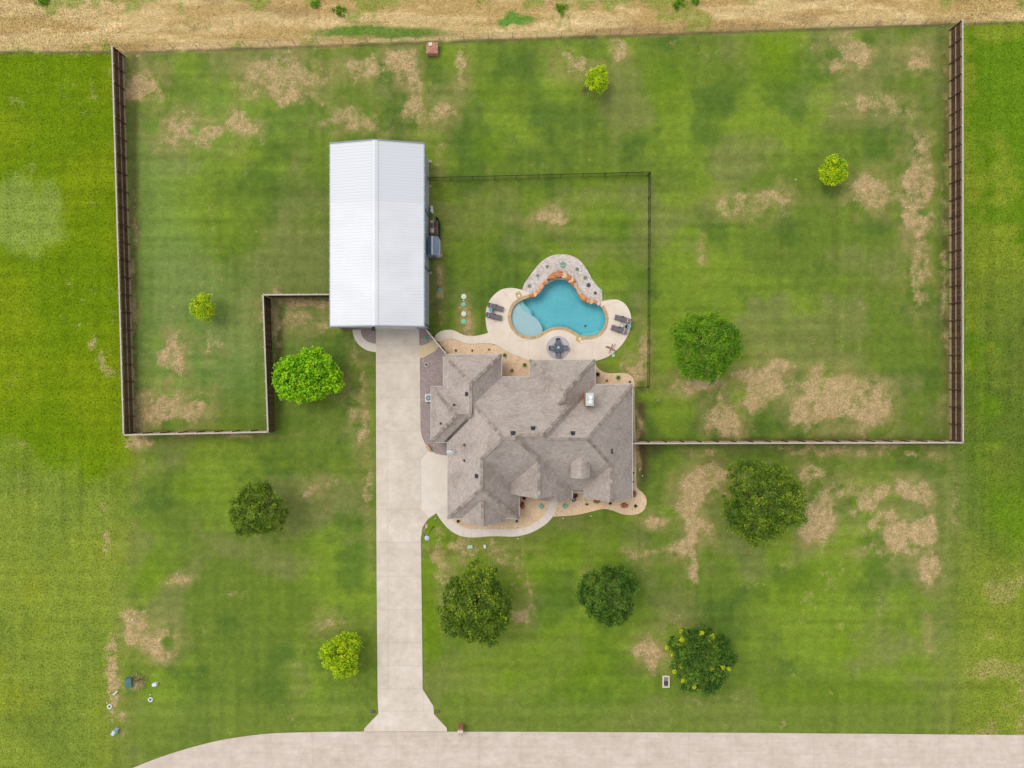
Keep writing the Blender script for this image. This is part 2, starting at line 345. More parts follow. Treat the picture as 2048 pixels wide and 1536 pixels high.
    f1 = noise(t, 1.3, 5, .7, c); f2 = noise(t, 5.5, 5, .8, c, 1.0); f3 = noise(t, 8, 4, .8, c)
    # bare, dry turf with a stringy broken edge
    s = math_(t, 'ADD', attr(t, 'dry'), math_(t, 'MULTIPLY', math_(t, 'SUBTRACT', f2.outputs[0], .5), 1.5))
    s = math_(t, 'ADD', s, math_(t, 'MULTIPLY', math_(t, 'SUBTRACT', f1.outputs[0], .5), .4))
    dr = ramp(t, s, [(.2, (0, 0, 0, 1)), (1.3, (.94,)*3+(1,))])
    dc = ramp(t, f2.outputs[0], [(.28, P(140, 126, 78)), (.42, P(178, 156, 110)), (.55, P(198, 172, 130)), (.72, P(216, 194, 156))])
    dcv = ramp(t, f1.outputs[0], [(.3, (.84, .82, .76, 1)), (.7, (1.06, 1.04, 1.04, 1))])
    dcm = mixc(t, 1., dc.outputs[0], dcv.outputs[0], 'MULTIPLY')
    out = mixc(t, dr.outputs[0], gcol, dcm)
    v1 = ramp(t, f1.outputs[0], [(.3, (.8, .84, .8, 1)), (.7, (1.16, 1.12, 1.14, 1))]); out = mixc(t, 1., out, v1.outputs[0], 'MULTIPLY')
    v2 = ramp(t, f2.outputs[0], [(.28, (.70, .75, .70, 1)), (.5, (1, 1, 1, 1)), (.72, (1.32, 1.24, 1.34, 1))]); out = mixc(t, 1., out, v2.outputs[0], 'MULTIPLY')
    v3 = ramp(t, f3.outputs[0], [(.3, (.8, .82, .8, 1)), (.7, (1.2, 1.18, 1.2, 1))]); out = mixc(t, 1., out, v3.outputs[0], 'MULTIPLY')
    # coarse tufts on the unmown ground
    f4 = noise(t, 5.5, 2, .6, c, .8); v4 = ramp(t, f4.outputs[0], [(.36, (.45, .5, .4, 1)), (.48, (1, 1, 1, 1)), (.7, (1.15, 1.12, 1.1, 1))])
    out = mixc(t, attr(t, 'rough_turf'), out, mixc(t, 1., out, v4.outputs[0], 'MULTIPLY'))
    mp = t.nodes.new('ShaderNodeMapping'); mp.inputs['Scale'].default_value = (.55, 1.7, 1); t.links.new(c, mp.inputs[0])
    f5 = noise(t, 3.2, 5, .75, mp.outputs[0], 1.6); v5 = ramp(t, f5.outputs[0], [(.3, (.62, .56, .46, 1)), (.5, (1, 1, 1, 1)), (.72, (1.3, 1.28, 1.24, 1))])
    out = mixc(t, attr(t, 'field'), out, mixc(t, 1., out, v5.outputs[0], 'MULTIPLY'))
    mp2 = t.nodes.new('ShaderNodeMapping'); mp2.inputs['Scale'].default_value = (1.5, .8, 1); mp2.inputs['Rotation'].default_value = (0, 0, .5); t.links.new(c, mp2.inputs[0])
    f6 = noise(t, 1.3, 6, .7, mp2.outputs[0], 3.2); v6 = ramp(t, f6.outputs[0], [(.32, (.55, .52, .38, 1)), (.44, (.92, .9, .82, 1)), (.5, (1.28, 1.26, 1.22, 1)), (.55, (.98, .96, .9, 1)), (.68, (.66, .64, .46, 1))])
    out = mixc(t, attr(t, 'field'), out, mixc(t, 1., out, v6.outputs[0], 'MULTIPLY'))
    t.links.new(out, b.inputs['Base Color']); b.inputs['Roughness'].default_value = .95; b.inputs['Specular IOR Level'].default_value = .05
    bump(t, f2.outputs[0], b, .5, .08)
    me.materials.append(m); o = bpy.data.objects.new('ground', me); COL.objects.link(o); tag(o, kind='structure'); return o
make_ground()

# ---------------------------------------------------------------- paving and beds
CONC = mat('concrete', P(228, 216, 202), P(210, 195, 177), .35, .85, scale2=1.1, dark=.11, bmp=.1)
CONC2 = mat('new_concrete', P(232, 222, 208), P(222, 210, 196), .8, .85, scale2=4, dark=.03)
DECK = mat('deck_concrete', P(238, 224, 206), P(226, 208, 188), .7, .8, scale2=3, dark=.03)
TANCONC = mat('tan_concrete', P(226, 206, 168), P(212, 190, 152), .8, .85, scale2=4, dark=.04)
JOINT = mat('joint', P(196, 183, 168), rough=.9)
def strip(mb, p, q, wd, z, m=1):
    p, q = Vector(p).to_2d(), Vector(q).to_2d(); n = (q-p).normalized(); n = Vector((-n.y, n.x))*wd/2
    mb.add([(*(p-n), z), (*(q-n), z), (*(q+n), z), (*(p+n), z)], [(0, 1, 2, 3)], m)
def gravel(name, cols, cell, low=None):
    m, t, b = nodes(name); c = geo(t); v = t.nodes.new('ShaderNodeTexVoronoi'); v.inputs['Scale'].default_value = 1/cell
    t.links.new(c, v.inputs['Vector']); sp = t.nodes.new('ShaderNodeSeparateColor'); t.links.new(v.outputs['Color'], sp.inputs[0])
    r = ramp(t, sp.outputs[0], [(i/(len(cols)-1), q) for i, q in enumerate(cols)]); n = noise(t, .8, 4, .6, c)
    r2 = ramp(t, n.outputs[0], [(.3, (.9, .88, .87, 1)), (.7, (1.06, 1.05, 1.04, 1))]); out = mixc(t, 1., r.outputs[0], r2.outputs[0], 'MULTIPLY')
    t.links.new(out, b.inputs['Base Color']); b.inputs['Roughness'].default_value = .9; bump(t, v.outputs['Distance'], b, .6, .03); return m
GR_TAN = gravel('tan_gravel', [P(206, 172, 132), P(232, 200, 160), P(238, 210, 174), P(220, 186, 148), P(244, 218, 186)], .10)
GR_PUR = gravel('plum_gravel', [P(140, 122, 118), P(168, 150, 146), P(156, 142, 142), P(182, 166, 162), P(148, 130, 124)], .10)
GR_WHT = gravel('river_pebbles', [P(168, 158, 156), P(214, 204, 198), P(198, 188, 182), P(226, 218, 212), P(190, 170, 156), P(216, 208, 206)], .14)

mb = MB()
mb.prism(WP([(752, 655), (752.5, 900), (753.5, 1150), (755.5, 1390), (757, 1427), (729, 1456), (728, 1462.5), (894, 1462.5), (894, 1456), (868, 1428), (867, 1412), (845.5, 1378), (843.5, 1200), (842, 1078), (845, 1055), (856, 1038), (873, 1026), (891, 1032), (898, 1012), (914, 1008), (914, 909), (896, 911), (885, 910), (872, 907), (861, 900), (851, 888), (844, 873), (841.5, 858), (840, 716), (838.5, 655)]), 0, .075)
for y in (690, 725, 795, 862, 918): strip(mb, W(753 if y < 900 else 753, y), W(840 if y < 860 else 841, y), .03, .079)
for y in (1018.5, 1085, 1152, 1219, 1285, 1331, 1377.5): strip(mb, W(753.5+(y-900)*.006, y), W(842.5+(y-1078)*.01, y), .035, .079)
strip(mb, W(774.5, 863), W(776, 1150), .03, .080); strip(mb, W(776, 1150), W(777, 1378), .045, .080)
strip(mb, W(775, 1379), W(768, 1392), .03, .08); strip(mb, W(757.5, 1421.5), W(850, 1421.5), .035, .080); strip(mb, W(847, 1420), W(847, 1390), .03, .081)
strip(mb, W(841.5, 917), W(856, 901), .03, .08); strip(mb, W(841.5, 917), W(842, 1018), .03, .081); strip(mb, W(842, 1018), W(855, 1035), .03, .082)
tag(mb.build('driveway', [CONC, JOINT]), kind='structure')
mb = MB(); mb.prism(WP([(841.7, 919), (857, 902.5), (866, 905.5), (876, 909), (895, 911), (913.5, 909.5), (913.5, 1007.5), (896, 1007), (872, 1022), (857, 1034), (842.5, 1018)]), .07, .0785)
tag(mb.build('garage_pad', [CONC2]), kind='structure')

road = mat('road_concrete', P(220, 206, 194), P(204, 188, 172), .35, .88, scale2=.9, dark=.11, bmp=.1)
m_, t_ = road, road.node_tree; mp = t_.nodes.new('ShaderNodeMapping'); mp.inputs['Scale'].default_value = (.12, 1.6, 1)
t_.links.new(geo(t_), mp.inputs[0]); n_ = noise(t_, 1.4, 4, .7, mp.outputs[0]); r_ = ramp(t_, n_.outputs[0], [(.3, (.93, .92, .91, 1)), (.7, (1.05, 1.05, 1.05, 1))])
b_ = t_.nodes['Principled BSDF']; src = b_.inputs['Base Color'].links[0].from_socket; t_.links.new(mixc(t_, 1., src, r_.outputs[0], 'MULTIPLY'), b_.inputs['Base Color'])
top = smoothpoly([(60, 1640), (150, 1588), (215, 1558), (265, 1536), (330, 1511), (400, 1490), (460, 1477), (540, 1467), (640, 1463.8), (728, 1463, 1), (1100, 1463.5, 1), (1500, 1465.5, 1), (2048, 1470, 1), (4200, 1480, 1)], 5, False)
bot = [(4200, 1640), (900, 1626), (620, 1640), (420, 1690), (300, 1760), (180, 1760)]
mb = MB(); mb.prism(WP(top+bot), 0, .04)
for x, s in ((2, 0), (66, 0)): pass
for x in [1042.5+83.6*k for k in range(-4, 38)]: strip(mb, W(x, 1465 if x < 1300 else 1468), W(x, 1628), .035, .044)
for a, b in (((624, 1465), (630, 1640)), ((541, 1468), (552, 1660)), ((460, 1478), (478, 1700)), ((384, 1496), (412, 1720)), ((300, 1525), (345, 1740))): strip(mb, W(*a), W(*b), .035, .044)
strip(mb, W(728, 1463.2), W(894, 1463.2), .04, .080)
tag(mb.build('road', [road, JOINT]), kind='structure')

# planting beds (plain sheets with a small edge)
def bed(name, pts, m, z=.03, holes=()): mb = MB(); mb.prism(WP(pts), 0, z, holes); return tag(mb.build(name, m), kind='structure')
bed('gravel_bed', [(839.5, 714), (853, 713), (862, 707), (871, 700), (879, 692), (895, 708), (897, 780), (897, 780), (897, 912), (885, 912), (872, 908), (860, 900), (850, 887), (843, 872), (840.5, 858)], GR_PUR)
bed('gravel_bed', [(838, 658), (838, 692), (850, 690), (861, 684), (867, 679), (849, 656)], GR_PUR, .031)
bed('gravel_bed', smoothpoly([(721, 656, 1), (723, 668), (731, 679), (742, 686), (752, 689, 1), (752, 656, 1)], 4), GR_PUR, .032)
bed('tan_bed', smoothpoly([(876, 683, 1), (893, 676), (910, 675), (930, 677), (990, 690), (1020, 700), (1062, 722, 1), (1062, 765, 1), (895, 765, 1), (890, 700, 1)], 4), GR_TAN, .033)
E1 = lambda pts: zz(pts, 840, 690, 3.84)
bed('tan_bed', smoothpoly(E1([(1330, 140, 1), (1350, 152, 1), (1375, 185), (1420, 210), (1480, 218), (1540, 215), (1590, 220), (1630, 247), (1646, 295), (1648, 420), (1655, 700), (1661, 900), (1662, 1060), (1672, 1100), (1705, 1130), (1735, 1172), (1740, 1215), (1722, 1262), (1680, 1295), (1610, 1305), (1550, 1298), (1490, 1275), (1440, 1262), (1400, 1260), (1340, 1273), (1250, 1295), (1150, 1310), (1010, 1318, 1), (1010, 1100, 1), (1320, 1100, 1)]), 4), GR_TAN, .034)
bed('tan_bed', smoothpoly(E1([(150, 1290, 1), (215, 1240, 1), (215, 1100, 1), (1030, 1100, 1), (1025, 1215), (1010, 1270), (975, 1330), (900, 1385), (830, 1425), (760, 1440), (600, 1440), (430, 1440), (330, 1430), (250, 1385), (200, 1345)]), 4), GR_TAN, .036)
# front walk
OUT = E1([(1060, 1195), (1055, 1235), (1035, 1290), (1010, 1330), (970, 1372), (900, 1418), (830, 1449), (760, 1466), (700, 1471), (620, 1468), (540, 1468), (450, 1475), (380, 1477), (310, 1465), (250, 1435), (200, 1392), (160, 1343), (136, 1305), (122, 1283)])
INN = E1([(996, 1195), (990, 1230), (972, 1275), (940, 1318), (895, 1352), (840, 1385), (775, 1406), (700, 1413), (610, 1412), (530, 1412), (430, 1411), (360, 1405), (295, 1378), (250, 1345), (222, 1310), (215, 1280), (215, 1245)])
o1 = smoothpoly(OUT, 4, False); i1 = smoothpoly(INN, 4, False)
mb = MB(); mb.prism(WP(o1+i1[::-1]), 0, .07)
for k in range(3, 19, 1):
    a = o1[int(k*len(o1)/20)]; b = min(i1, key=lambda q: math.hypot(q[0]-a[0], q[1]-a[1])); strip(mb, W(*a), W(*b), .025, .074)
tag(mb.build('front_walk', [CONC2, JOINT]), kind='structure')
Z8 = lambda p: zz(p, 640, 620, 7.314)
mb = MB(); mb.prism(WP(smoothpoly(Z8([(478, 262, 1), (480, 320), (500, 400), (550, 485), (620, 550), (710, 597), (822, 618, 1), (822, 496, 1), (745, 480), (685, 450), (635, 402), (604, 345), (592, 262, 1)]), 5)), 0, .068)
tag(mb.build('side_walk', [CONC2]), kind='structure')
mb = MB(); mb.prism(WP(smoothpoly(Z8([(1450, 522, 1), (1530, 508), (1600, 478), (1662, 430, 1), (1745, 532, 1), (1680, 600), (1600, 650), (1520, 692), (1450, 705, 1)]), 5)), 0, .068)
tag(mb.build('side_walk', [TANCONC]), kind='structure')
# pool deck
LEDGE = zz([(905, 478), (945, 462), (975, 440), (1000, 410), (1035, 375), (1075, 345), (1120, 330), (1190, 330), (1250, 350), (1300, 395), (1335, 440), (1355, 485), (1400, 525), (1460, 548), (1525, 558)])
led = smoothpoly(LEDGE, 3, False)
deckpts = zz([(40, 868), (75, 825), (120, 805), (180, 800), (230, 812), (280, 838), (330, 852), (400, 855), (470, 841), (518, 827, 1), (503, 775), (495, 700), (500, 620), (520, 560), (560, 500), (620, 450), (680, 430), (740, 428), (800, 440), (822, 447, 1)])
deck2 = zz([(1530, 545, 1), (1600, 532), (1670, 533), (1730, 565), (1770, 620), (1790, 690), (1785, 770), (1760, 850), (1710, 930), (1640, 1000), (1560, 1050), (1465, 1080, 1), (1465, 1180, 1), (890, 1180, 1), (890, 1080, 1), (800, 1040), (720, 1010), (650, 970), (590, 935), (520, 920), (430, 922), (350, 925), (290, 910), (240, 890), (190, 880), (140, 885), (105, 908, 1), (70, 905, 1)])
deck = smoothpoly(deckpts+[led[0]+(1,)]+[p+(1,) for p in led[1:]]+deck2, 4)
mb = MB(); mb.prism(WP(deck), 0, .09, [offset_poly(WATERW, .02)])
J = lambda a, b: strip(mb, W(*zz([a])[0]), W(*zz([b])[0]), .022, .094)
for a, b in (((560, 830), (600, 930)), ((500, 760), (705, 690)), ((640, 450), (735, 560)), ((700, 900), (705, 1000)), ((880, 885), (880, 1070)), ((1020, 850), (985, 1060)), ((1250, 850), (1290, 1060)), ((1440, 885), (1450, 1060)), ((1590, 700), (1785, 710)), ((1560, 830), (1700, 930)), ((1560, 590), (1690, 545)), ((300, 845), (280, 905)), ((430, 852), (430, 918)), ((700, 895), (985, 900)), ((1280, 905), (1640, 925)), ((200, 808), (190, 878))): J(a, b)
tag(mb.build('pool_deck', [DECK, JOINT]), kind='structure')
gb = zz([(822, 447, 1), (835, 400), (870, 345), (920, 275), (980, 205), (1040, 160), (1100, 135), (1170, 128), (1230, 133), (1290, 155), (1340, 190), (1385, 245), (1420, 305), (1450, 360), (1490, 410), (1530, 450, 1), (1533, 545, 1)])
mb = MB(); mb.prism(WP(smoothpoly(gb+[p+(1,) for p in led[::-1]], 4)), 0, .08); tag(mb.build('pebble_bed', GR_WHT), kind='structure')

# ---------------------------------------------------------------- pool
pl = thing('swimming_pool', 'free-form swimming pool with pale tanning ledge, steps and sandstone coping', 'pool', (*W(1115, 625), 0))
PLAST = mat('pool_plaster', P(124, 217, 228), P(106, 204, 217), .35, .6, scale2=3.5, dark=.10)
PALE = mat('ledge_plaster', P(206, 226, 228), P(196, 218, 222), 1, .6, scale2=5, dark=.04)
STEP = mat('step_plaster', P(150, 222, 228), P(138, 212, 220), 1, .6)
COPE = mat('sandstone_coping', P(214, 190, 144), P(190, 158, 110), 2.2, .85, scale2=7, dark=.15, bmp=.3)
mb = MB(); WL = len(WATERW); ccw = WATERW if sum(WATERW[i][0]*WATERW[(i+1) % WL][1]-WATERW[(i+1) % WL][0]*WATERW[i][1] for i in range(WL)) > 0 else WATERW[::-1]
fl = offset_poly(ccw, -.5); v = [(*p, .02) for p in ccw]+[(*p, -1.0) for p in ccw]+[(*p, -1.35) for p in fl]
mb.add(v, [(i+WL*k, (i+WL*k)+WL, (i+1) % WL+WL*k+WL, (i+1) % WL+WL*k) for k in (0, 1) for i in range(WL)]); mb.prism(fl, -1.35, -1.35)
mb.build('basin', PLAST, pl, True)
led_in = smoothpoly(zz([(795, 548), (805, 580), (835, 625), (875, 652), (915, 672), (955, 705), (985, 745), (1002, 790), (1003, 823)]), 4, False)
ledge = led_in+[p for p in WATER if False]
mb = MB(); mb.cyl(*W(1171, 652, -1.3), -1.34, -1.32, .16, n=16); mb.build('drain', mat('drain_grey', P(60, 120, 130), rough=.6), pl)
def band(a, b):         # water-outline points running between indices, in px
    return WATER[a:b]
i0 = min(range(len(WATER)), key=lambda i: math.hypot(WATER[i][0]-led_in[0][0], WATER[i][1]-led_in[0][1]))
i1_ = min(range(len(WATER)), key=lambda i: math.hypot(WATER[i][0]-led_in[-1][0], WATER[i][1]-led_in[-1][1]))
mb = MB(); mb.prism(offset_poly(WP(led_in+WATER[i0+1:i1_][::-1]), -.01), -1.3, -.26); mb.build('tanning_ledge', PALE, pl)
for k, (pp, z) in enumerate(([[(790, 552), (800, 592), (832, 632), (880, 662), (900, 668), (895, 640), (875, 612), (845, 590), (828, 565), (826, 535)], -.42], [[(800, 546), (826, 535), (850, 575), (888, 605), (906, 632), (908, 668), (880, 660), (850, 630), (815, 590)], -.62])):
    mb = MB(); mb.prism(WP(smoothpoly(zz(pp), 4)), -1.3, z); mb.build('step', mat('step_pale', P(176, 226, 230), P(166, 220, 226), 1, .6) if k == 0 else STEP, pl)
mb = MB(); mb.prism(WP(smoothpoly(zz([(1345, 850), (1370, 832), (1405, 826), (1440, 828), (1465, 816), (1492, 805), (1520, 812), (1505, 824), (1460, 848), (1400, 858)]), 4)), -1.3, -.35); mb.build('bench', STEP, pl)
# coping from the left end of the rocks round the south to the right end
ia = 0; ib = min(range(len(WATER)), key=lambda i: math.hypot(WATER[i][0]-zz([(1528, 588)])[0][0], WATER[i][1]-zz([(1528, 588)])[0][1]))
arc = WP(WATER[ia:ib+1]); full = offset_poly(WATERW, .36); inn = offset_poly(WATERW, -.03)
mb = MB()
for i in range(ia, ib):
    q = [inn[i], inn[i+1], full[i+1], full[i]]; tn = random.random()
    mb.prism([tuple(x) for x in q], .0, .115+random.random()*.002, tint=tn)
COPE2 = mat('coping_stones', P(212, 186, 140), P(184, 152, 106), 2.6, .85, scale2=8, dark=.15, bmp=.3, tint=.14)
mb.build('coping', COPE2, pl)
def pad(pts, lids):
    mb = MB(); mb.prism(WP(zz(pts)), .05, .121); o = mb.build('skimmer_pad', COPE, pl)
    for l in lids:
        x, y = W(*zz([l])[0]); mb = MB(); mb.cyl(x, y, .12, .135, .15, n=18); mb.build('skimmer_lid', mat('cream_plastic', P(246, 238, 220), rough=.5), o)
pad([(757, 475), (797, 455), (822, 500), (775, 525)], [(792, 497)]); pad([(1296, 895), (1306, 850), (1375, 875), (1345, 923)], [(1333, 880), (1348, 905)])
wm, t, b = nodes('pool_water'); out = t.nodes['Material Output']
tr = t.nodes.new('ShaderNodeBsdfTransparent'); tr.inputs[0].default_value = (.86, .95, .965, 1); gl = t.nodes.new('ShaderNodeBsdfGlossy'); gl.inputs['Roughness'].default_value = .08
fr = t.nodes.new('ShaderNodeFresnel'); fr.inputs[0].default_value = 1.33; mx = t.nodes.new('ShaderNodeMixShader')
wn = noise(t, 1.6, 4, .6, geo(t), .6); bn = t.nodes.new('ShaderNodeBump'); bn.inputs['Strength'].default_value = .35; bn.inputs['Distance'].default_value = .05
t.links.new(wn.outputs[0], bn.inputs['Height']); t.links.new(bn.outputs[0], gl.inputs['Normal']); t.links.new(bn.outputs[0], fr.inputs['Normal'])
t.links.new(fr.outputs[0], mx.inputs[0]); t.links.new(tr.outputs[0], mx.inputs[1]); t.links.new(gl.outputs[0], mx.inputs[2]); t.links.new(mx.outputs[0], out.inputs['Surface'])
mb = MB(); mb.prism(offset_poly(ccw, -.004), -.06, -.06); tag(mb.build('water', wm), kind='structure')
# boulders
ROCK = mat('orange_sandstone', P(232, 178, 130), P(208, 140, 92), 1.6, .9, scale2=6, dark=.25, bmp=.5, tint=.25)
rk = thing('rock_waterfall', 'wall of orange sandstone boulders with a dark grotto along the pool edge', 'rock wall', (*W(1118, 550), 0))
rp = zz([(905, 492), (930, 487), (955, 466), (975, 440), (992, 415), (1012, 395), (1030, 378), (1052, 358), (1075, 340), (1280, 362), (1268, 382), (1296, 402), (1312, 432), (1328, 460), (1342, 488), (1360, 512), (1385, 528), (1410, 540), (1440, 550), (1470, 552), (1502, 565)])
R_ = random.Random(3)
def slab(X, Y, lx, ly, a, z0, z1, m_, nm, sides=7):
    mb = MB(); rg = [(R_.uniform(.8, 1.12), 2*math.pi*(i+R_.uniform(-.25, .25))/sides) for i in range(sides)]
    def ring(k, z, jz): return [(X+k*(r*math.cos(t)*lx*math.cos(a)-r*math.sin(t)*ly*math.sin(a))/2, Y+k*(r*math.cos(t)*lx*math.sin(a)+r*math.sin(t)*ly*math.cos(a))/2, z+R_.uniform(-jz, jz)) for r, t in rg]
    v = ring(.92, z0, 0)+ring(1.06, z1-.12, .02)+ring(.84, z1, .05)+[(X, Y, z1+R_.uniform(-.03, .05))]; n = sides
    mb.add(v, [(k*n+i, k*n+(i+1) % n, (k+1)*n+(i+1) % n, (k+1)*n+i) for k in (0, 1) for i in range(n)]+[(2*n+i, 2*n+(i+1) % n, 3*n) for i in range(n)], tint=R_.random()); mb.build(nm, m_, rk)
RK = [ROCK, mat('tan_sandstone', P(238, 202, 164), P(216, 168, 126), 2, .9, scale2=7, dark=.2, bmp=.5, tint=.2), mat('rust_sandstone', P(222, 156, 106), P(192, 120, 74), 2, .9, scale2=7, dark=.25, bmp=.5, tint=.2)]
for i, (x, y) in enumerate(rp):
    if 8 <= i < 9: continue
    p0_ = rp[max(i-1, 0)]; nx_, ny_ = rp[min(i+1, len(rp)-1)]; a = math.atan2(-(ny_-p0_[1]), nx_-p0_[0]); X, Y = W(x, y, .3)
    if i == len(rp)-1: slab(X, Y, .62, .55, a, -.1, .35, mat('pale_rock', P(232, 216, 202), P(214, 190, 172), 3, .9, bmp=.3), 'rock', 5); continue
    slab(X, Y, R_.uniform(.62, 1.0), R_.uniform(.45, .75), a+R_.uniform(-.3, .3), -.35, R_.uniform(.22, .42), RK[R_.randrange(3)], 'rock', R_.choice((5, 6, 7)))
for (x, y, lx, ly, a, z) in ((1088, 330, 1.0, .7, .3, .6), (1105, 315, 1.2, .8, .15, .75), (1148, 302, 1.5, .85, .1, .86), (1190, 315, 1.0, .85, -.2, .82), (1222, 328, 1.2, .9, -.5, .76), (1252, 350, 1.0, .8, -.9, .66), (1262, 378, .8, .55, -1., .45), (1062, 342, .8, .6, .5, .45), (1165, 283, .42, .36, 0, .9)):
    X, Y = W(*zz([(x, y)])[0], z); slab(X, Y, lx, ly, a, z-.35, z, RK[R_.randrange(3)], 'cap_rock', 7)
mb = MB(); back = smoothpoly(zz([(1040, 352), (1090, 328), (1140, 318), (1200, 322), (1265, 352)]), 3, False); front = smoothpoly(zz([(1050, 372), (1090, 352), (1140, 340), (1200, 344), (1262, 376)]), 3, False)
mb.prism(WP(back+front[::-1]), -.5, .5); mb.build('grotto_wall', mat('dark_rock', P(104, 72, 58), P(66, 44, 38), 4, .9, bmp=.5), rk)

# ---------------------------------------------------------------- house
def clip(faces, n, dd):
    n = Vector(n); out = []; cap = []
    for f, k in faces:
        r = []
        for i in range(len(f)):
            a, b = f[i], f[(i+1) % len(f)]; da, db = n.dot(a)-dd, n.dot(b)-dd
            if da <= 1e-9: r.append(a)
            if (da < -1e-9 and db > 1e-9) or (da > 1e-9 and db < -1e-9): p = a+(b-a)*(da/(da-db)); r.append(p); cap.append(p)
            elif abs(da) <= 1e-9: cap.append(a)
        if len(r) >= 3: out.append((r, k))
    if len(cap) >= 3:
        c = sum(cap, Vector())/len(cap); nn = n.normalized(); u = nn.orthogonal().normalized(); vv = nn.cross(u)
        cap.sort(key=lambda p: math.atan2((p-c).dot(vv), (p-c).dot(u))); q = []
        for p in cap:
            if not q or (p-q[-1]).length > 1e-5: q.append(p)
        if len(q) > 2 and (q[0]-q[-1]).length < 1e-5: q.pop()
        if len(q) >= 3: out.append((q, 'cut'))
    return out
def blk(x0, x1, y0, y1, Wd=1, E=1, Nn=1, Ss=1, zb=2.72):
    """footprint in 1/16 m (y down the picture); each side = slope or (slope, eave height); 0 = gable"""
    pl_ = []
    for s, n, pos in ((Wd, (-1, 0), -x0/16), (E, (1, 0), x1/16), (Nn, (0, 1), -y0/16), (Ss, (0, -1), y1/16)):
        if s == 0: continue
        sl_, ze = s if isinstance(s, tuple) else (s, 2.9)
        pl_.append((n, pos, sl_, ze))            # z <= ze + sl*(pos - n.p)
    return dict(x0=x0/16, x1=x1/16, y0=-y1/16, y1=-y0/16, pl=pl_, zb=zb)
def solid(b, inset=0, drop=0, zb=None):
    x0, x1, y0, y1 = b['x0']+inset, b['x1']-inset, b['y0']+inset, b['y1']-inset; z0 = b['zb'] if zb is None else zb; z1 = 15
    V = [Vector((x, y, z)) for z in (z0, z1) for y in (y0, y1) for x in (x0, x1)]
    F = [([V[i] for i in f], 'side') for f in ((0, 2, 3, 1), (4, 5, 7, 6), (0, 1, 5, 4), (2, 6, 7, 3), (0, 4, 6, 2), (1, 3, 7, 5))]
    for n, pos, s, ze in b['pl']: F = clip(F, (n[0]*s, n[1]*s, 1), ze-drop+s*pos)
    return F
def height(b, x, y):
    if not (b['x0'] <= x <= b['x1'] and b['y0'] <= y <= b['y1']): return -9
    return min(ze+s*(pos-n[0]*x-n[1]*y) for n, pos, s, ze in b['pl'])
BL = dict(
 A=blk(-132.3, -20.3, -57, 112), Wb=blk(-156.4, 20, 4.8, 112), B=blk(34.1, 160.36, -46.5, 90),
 M1=blk(-124.5, 115.6, -13.5, 205), M2=blk(5, 160.3, -13.56, 209.4, 0, 1, 1, (.93, 2.50)),
 E=blk(60, 232.2, 1, 209.5, 0, 1, 1, (.93, 2.504)), F=blk(137, 232.26, 120, 220, 1, 1, 0, 0),
 Gg=blk(-124.56, 13.5, 70, 259.7), Hh=blk(-98.2, -12, 190, 266, 1, 1, 0, 0),
 Pp=blk(-6.5, 115.66, 90, 210.5, (1, 3.55), 1, 0, 0), P2=blk(48, 115.72, 150, 223, 1, 1, 0, 0))
def roof_h(x, y): return max(height(b, x, y) for b in BL.values())
m, t, b = nodes('shingles'); uvn = t.nodes.new('ShaderNodeUVMap'); bt = t.nodes.new('ShaderNodeTexBrick')
bt.inputs['Scale'].default_value = 1; bt.inputs['Brick Width'].default_value = .34; bt.inputs['Row Height'].default_value = .15; bt.inputs['Mortar Size'].default_value = .022; bt.inputs['Mortar Smooth'].default_value = .4; bt.inputs['Bias'].default_value = 0
bt.inputs['Color1'].default_value = P(204, 192, 183); bt.inputs['Color2'].default_value = P(181, 170, 163); bt.inputs['Mortar'].default_value = P(156, 142, 132); bt.offset_frequency = 2
t.links.new(uvn.outputs[0], bt.inputs['Vector']); c = geo(t); nA = noise(t, .35, 5, .6, c); nB = noise(t, 2.2, 4, .7, c); nC = noise(t, 6, 3, .8, c)
rA = ramp(t, nA.outputs[0], [(.32, (.80, .78, .75, 1)), (.5, (.98, .98, .98, 1)), (.7, (1.08, 1.07, 1.06, 1))]); o_ = mixc(t, 1., bt.outputs['Color'], rA.outputs[0], 'MULTIPLY')
rB = ramp(t, nB.outputs[0], [(.3, (.9, .9, .9, 1)), (.7, (1.08, 1.08, 1.08, 1))]); o_ = mixc(t, 1., o_, rB.outputs[0], 'MULTIPLY')
rC = ramp(t, nC.outputs[0], [(.3, (.74, .73, .72, 1)), (.7, (1.2, 1.2, 1.2, 1))]); o_ = mixc(t, 1., o_, rC.outputs[0], 'MULTIPLY')
t.links.new(o_, b.inputs['Base Color']); b.inputs['Roughness'].default_value = .92; b.inputs['Specular IOR Level'].default_value = .1; 
SHING = m
FASC = mat('fascia', P(176, 166, 156), rough=.7); BRICK = mat('house_brick', P(190, 150, 128), P(150, 104, 84), 3, .9, scale2=9, dark=.3, bmp=.3)
GUT = mat('gutter_metal', P(212, 214, 214), rough=.5); CAPM = mat('ridge_shingle', P(176, 162, 151), P(146, 134, 124), 2.5, .92, tint=.3, spec=.1)
hx, hy = W(1080, 880)
house = thing('brick_house', 'large house with a many-hipped grey-tan shingle roof south of the pool', 'house', (hx, hy, 0))
mb = MB(); uvs = []
